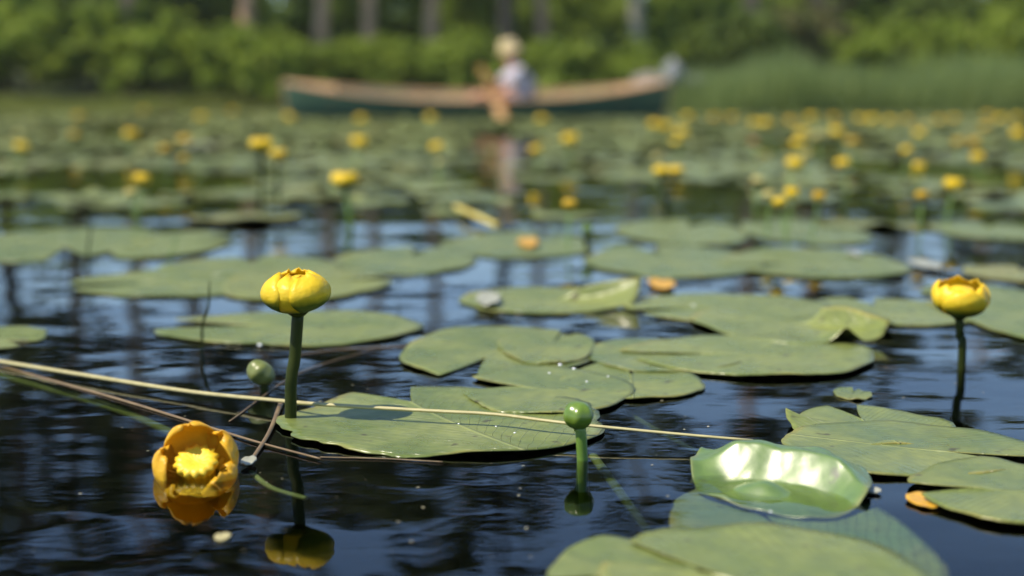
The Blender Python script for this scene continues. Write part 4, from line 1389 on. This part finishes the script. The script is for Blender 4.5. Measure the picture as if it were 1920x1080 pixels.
for i in range(NB + 1):
    t = i / NB
    wd = 0.07 * (math.sin(math.pi * min(1, 0.08 + t * 1.0)) ** 0.45 if t < 0.5 else max(0.0, math.cos((t - 0.5) * math.pi)) ** 0.6 * 0.8 + 0.2)
    if t > 0.97: wd = 0.018
    for u in (-1, -0.5, 0, 0.5, 1):
        c = dr * (0.5 * t) + sd_ * wd * u
        V.append(c + nrm * 0.009 * (1 - u * u) + nrm * 0.003)
    for u in (-1, -0.5, 0, 0.5, 1):
        c = dr * (0.5 * t) + sd_ * wd * u
        V.append(c - nrm * 0.009 * (1 - u * u) - nrm * 0.003)
for i in range(NB):
    a = i * 10
    for k in range(4):
        Fc.append((a + k, a + k + 1, a + k + 11, a + k + 10))
        Fc.append((a + 5 + k, a + 15 + k, a + 16 + k, a + 6 + k))
    Fc.append((a, a + 10, a + 15, a + 5)); Fc.append((a + 4, a + 9, a + 19, a + 14))
Fc += [(0, 5, 6, 1), (1, 6, 7, 2), (2, 7, 8, 3), (3, 8, 9, 4)]
e = NB * 10
Fc += [(e, e + 1, e + 6, e + 5), (e + 1, e + 2, e + 7, e + 6), (e + 2, e + 3, e + 8, e + 7), (e + 3, e + 4, e + 9, e + 8)]
mesh_obj('blade', V, Fc, m_pad_wood, padl)


# tiny floating specks: pollen and bits of leaf
rs = np.random.RandomState(21)
V, Fc = [], []
for i in range(900):
    y = math.sqrt(rs.uniform(0.8 ** 2, 3.4 ** 2)); x = rs.uniform(-0.42, 0.42) * y
    r = 0.0004 + 0.0012 * rs.random() ** 3
    a = rs.random() * 6.28; st = 0.5 + rs.random()
    o0 = len(V)
    for k in range(6):
        t = k * math.pi / 3
        px_, py_ = math.cos(t) * r * st, math.sin(t) * r / st
        V.append((x + px_ * math.cos(a) - py_ * math.sin(a), y + px_ * math.sin(a) + py_ * math.cos(a), 0.0006))
    Fc.append(tuple(range(o0, o0 + 6)))
o = mesh_obj('floating_specks', V, Fc, simple("pollen_specks", (0.3, 0.28, 0.15), (0.45, 0.42, 0.28), 200, 0.7))
tag(o, 'tiny pale specks of pollen and leaf dust floating on the near water', 'specks', kind='stuff')

# thin warm air over the pond
mh = bpy.data.materials.new('haze_air'); mh.use_nodes = True
n_ = mh.node_tree; n_.nodes.clear()
pv = n_.nodes.new('ShaderNodeVolumePrincipled'); oo = n_.nodes.new('ShaderNodeOutputMaterial')
pv.inputs['Density'].default_value = 0.0007
pv.inputs['Color'].default_value = (0.88, 0.92, 0.68, 1)
n_.links.new(pv.outputs[0], oo.inputs['Volume'])
hv = [(x, y, z) for z in (-2.5, 26) for (x, y) in ((-1600, -1600), (1600, -1600), (1600, 1600), (-1600, 1600))]
ho = mesh_obj('haze', hv, [(3, 2, 1, 0), (4, 5, 6, 7), (0, 1, 5, 4), (1, 2, 6, 5), (2, 3, 7, 6), (3, 0, 4, 7)], mh, smooth=False)
tag(ho, kind='stuff')
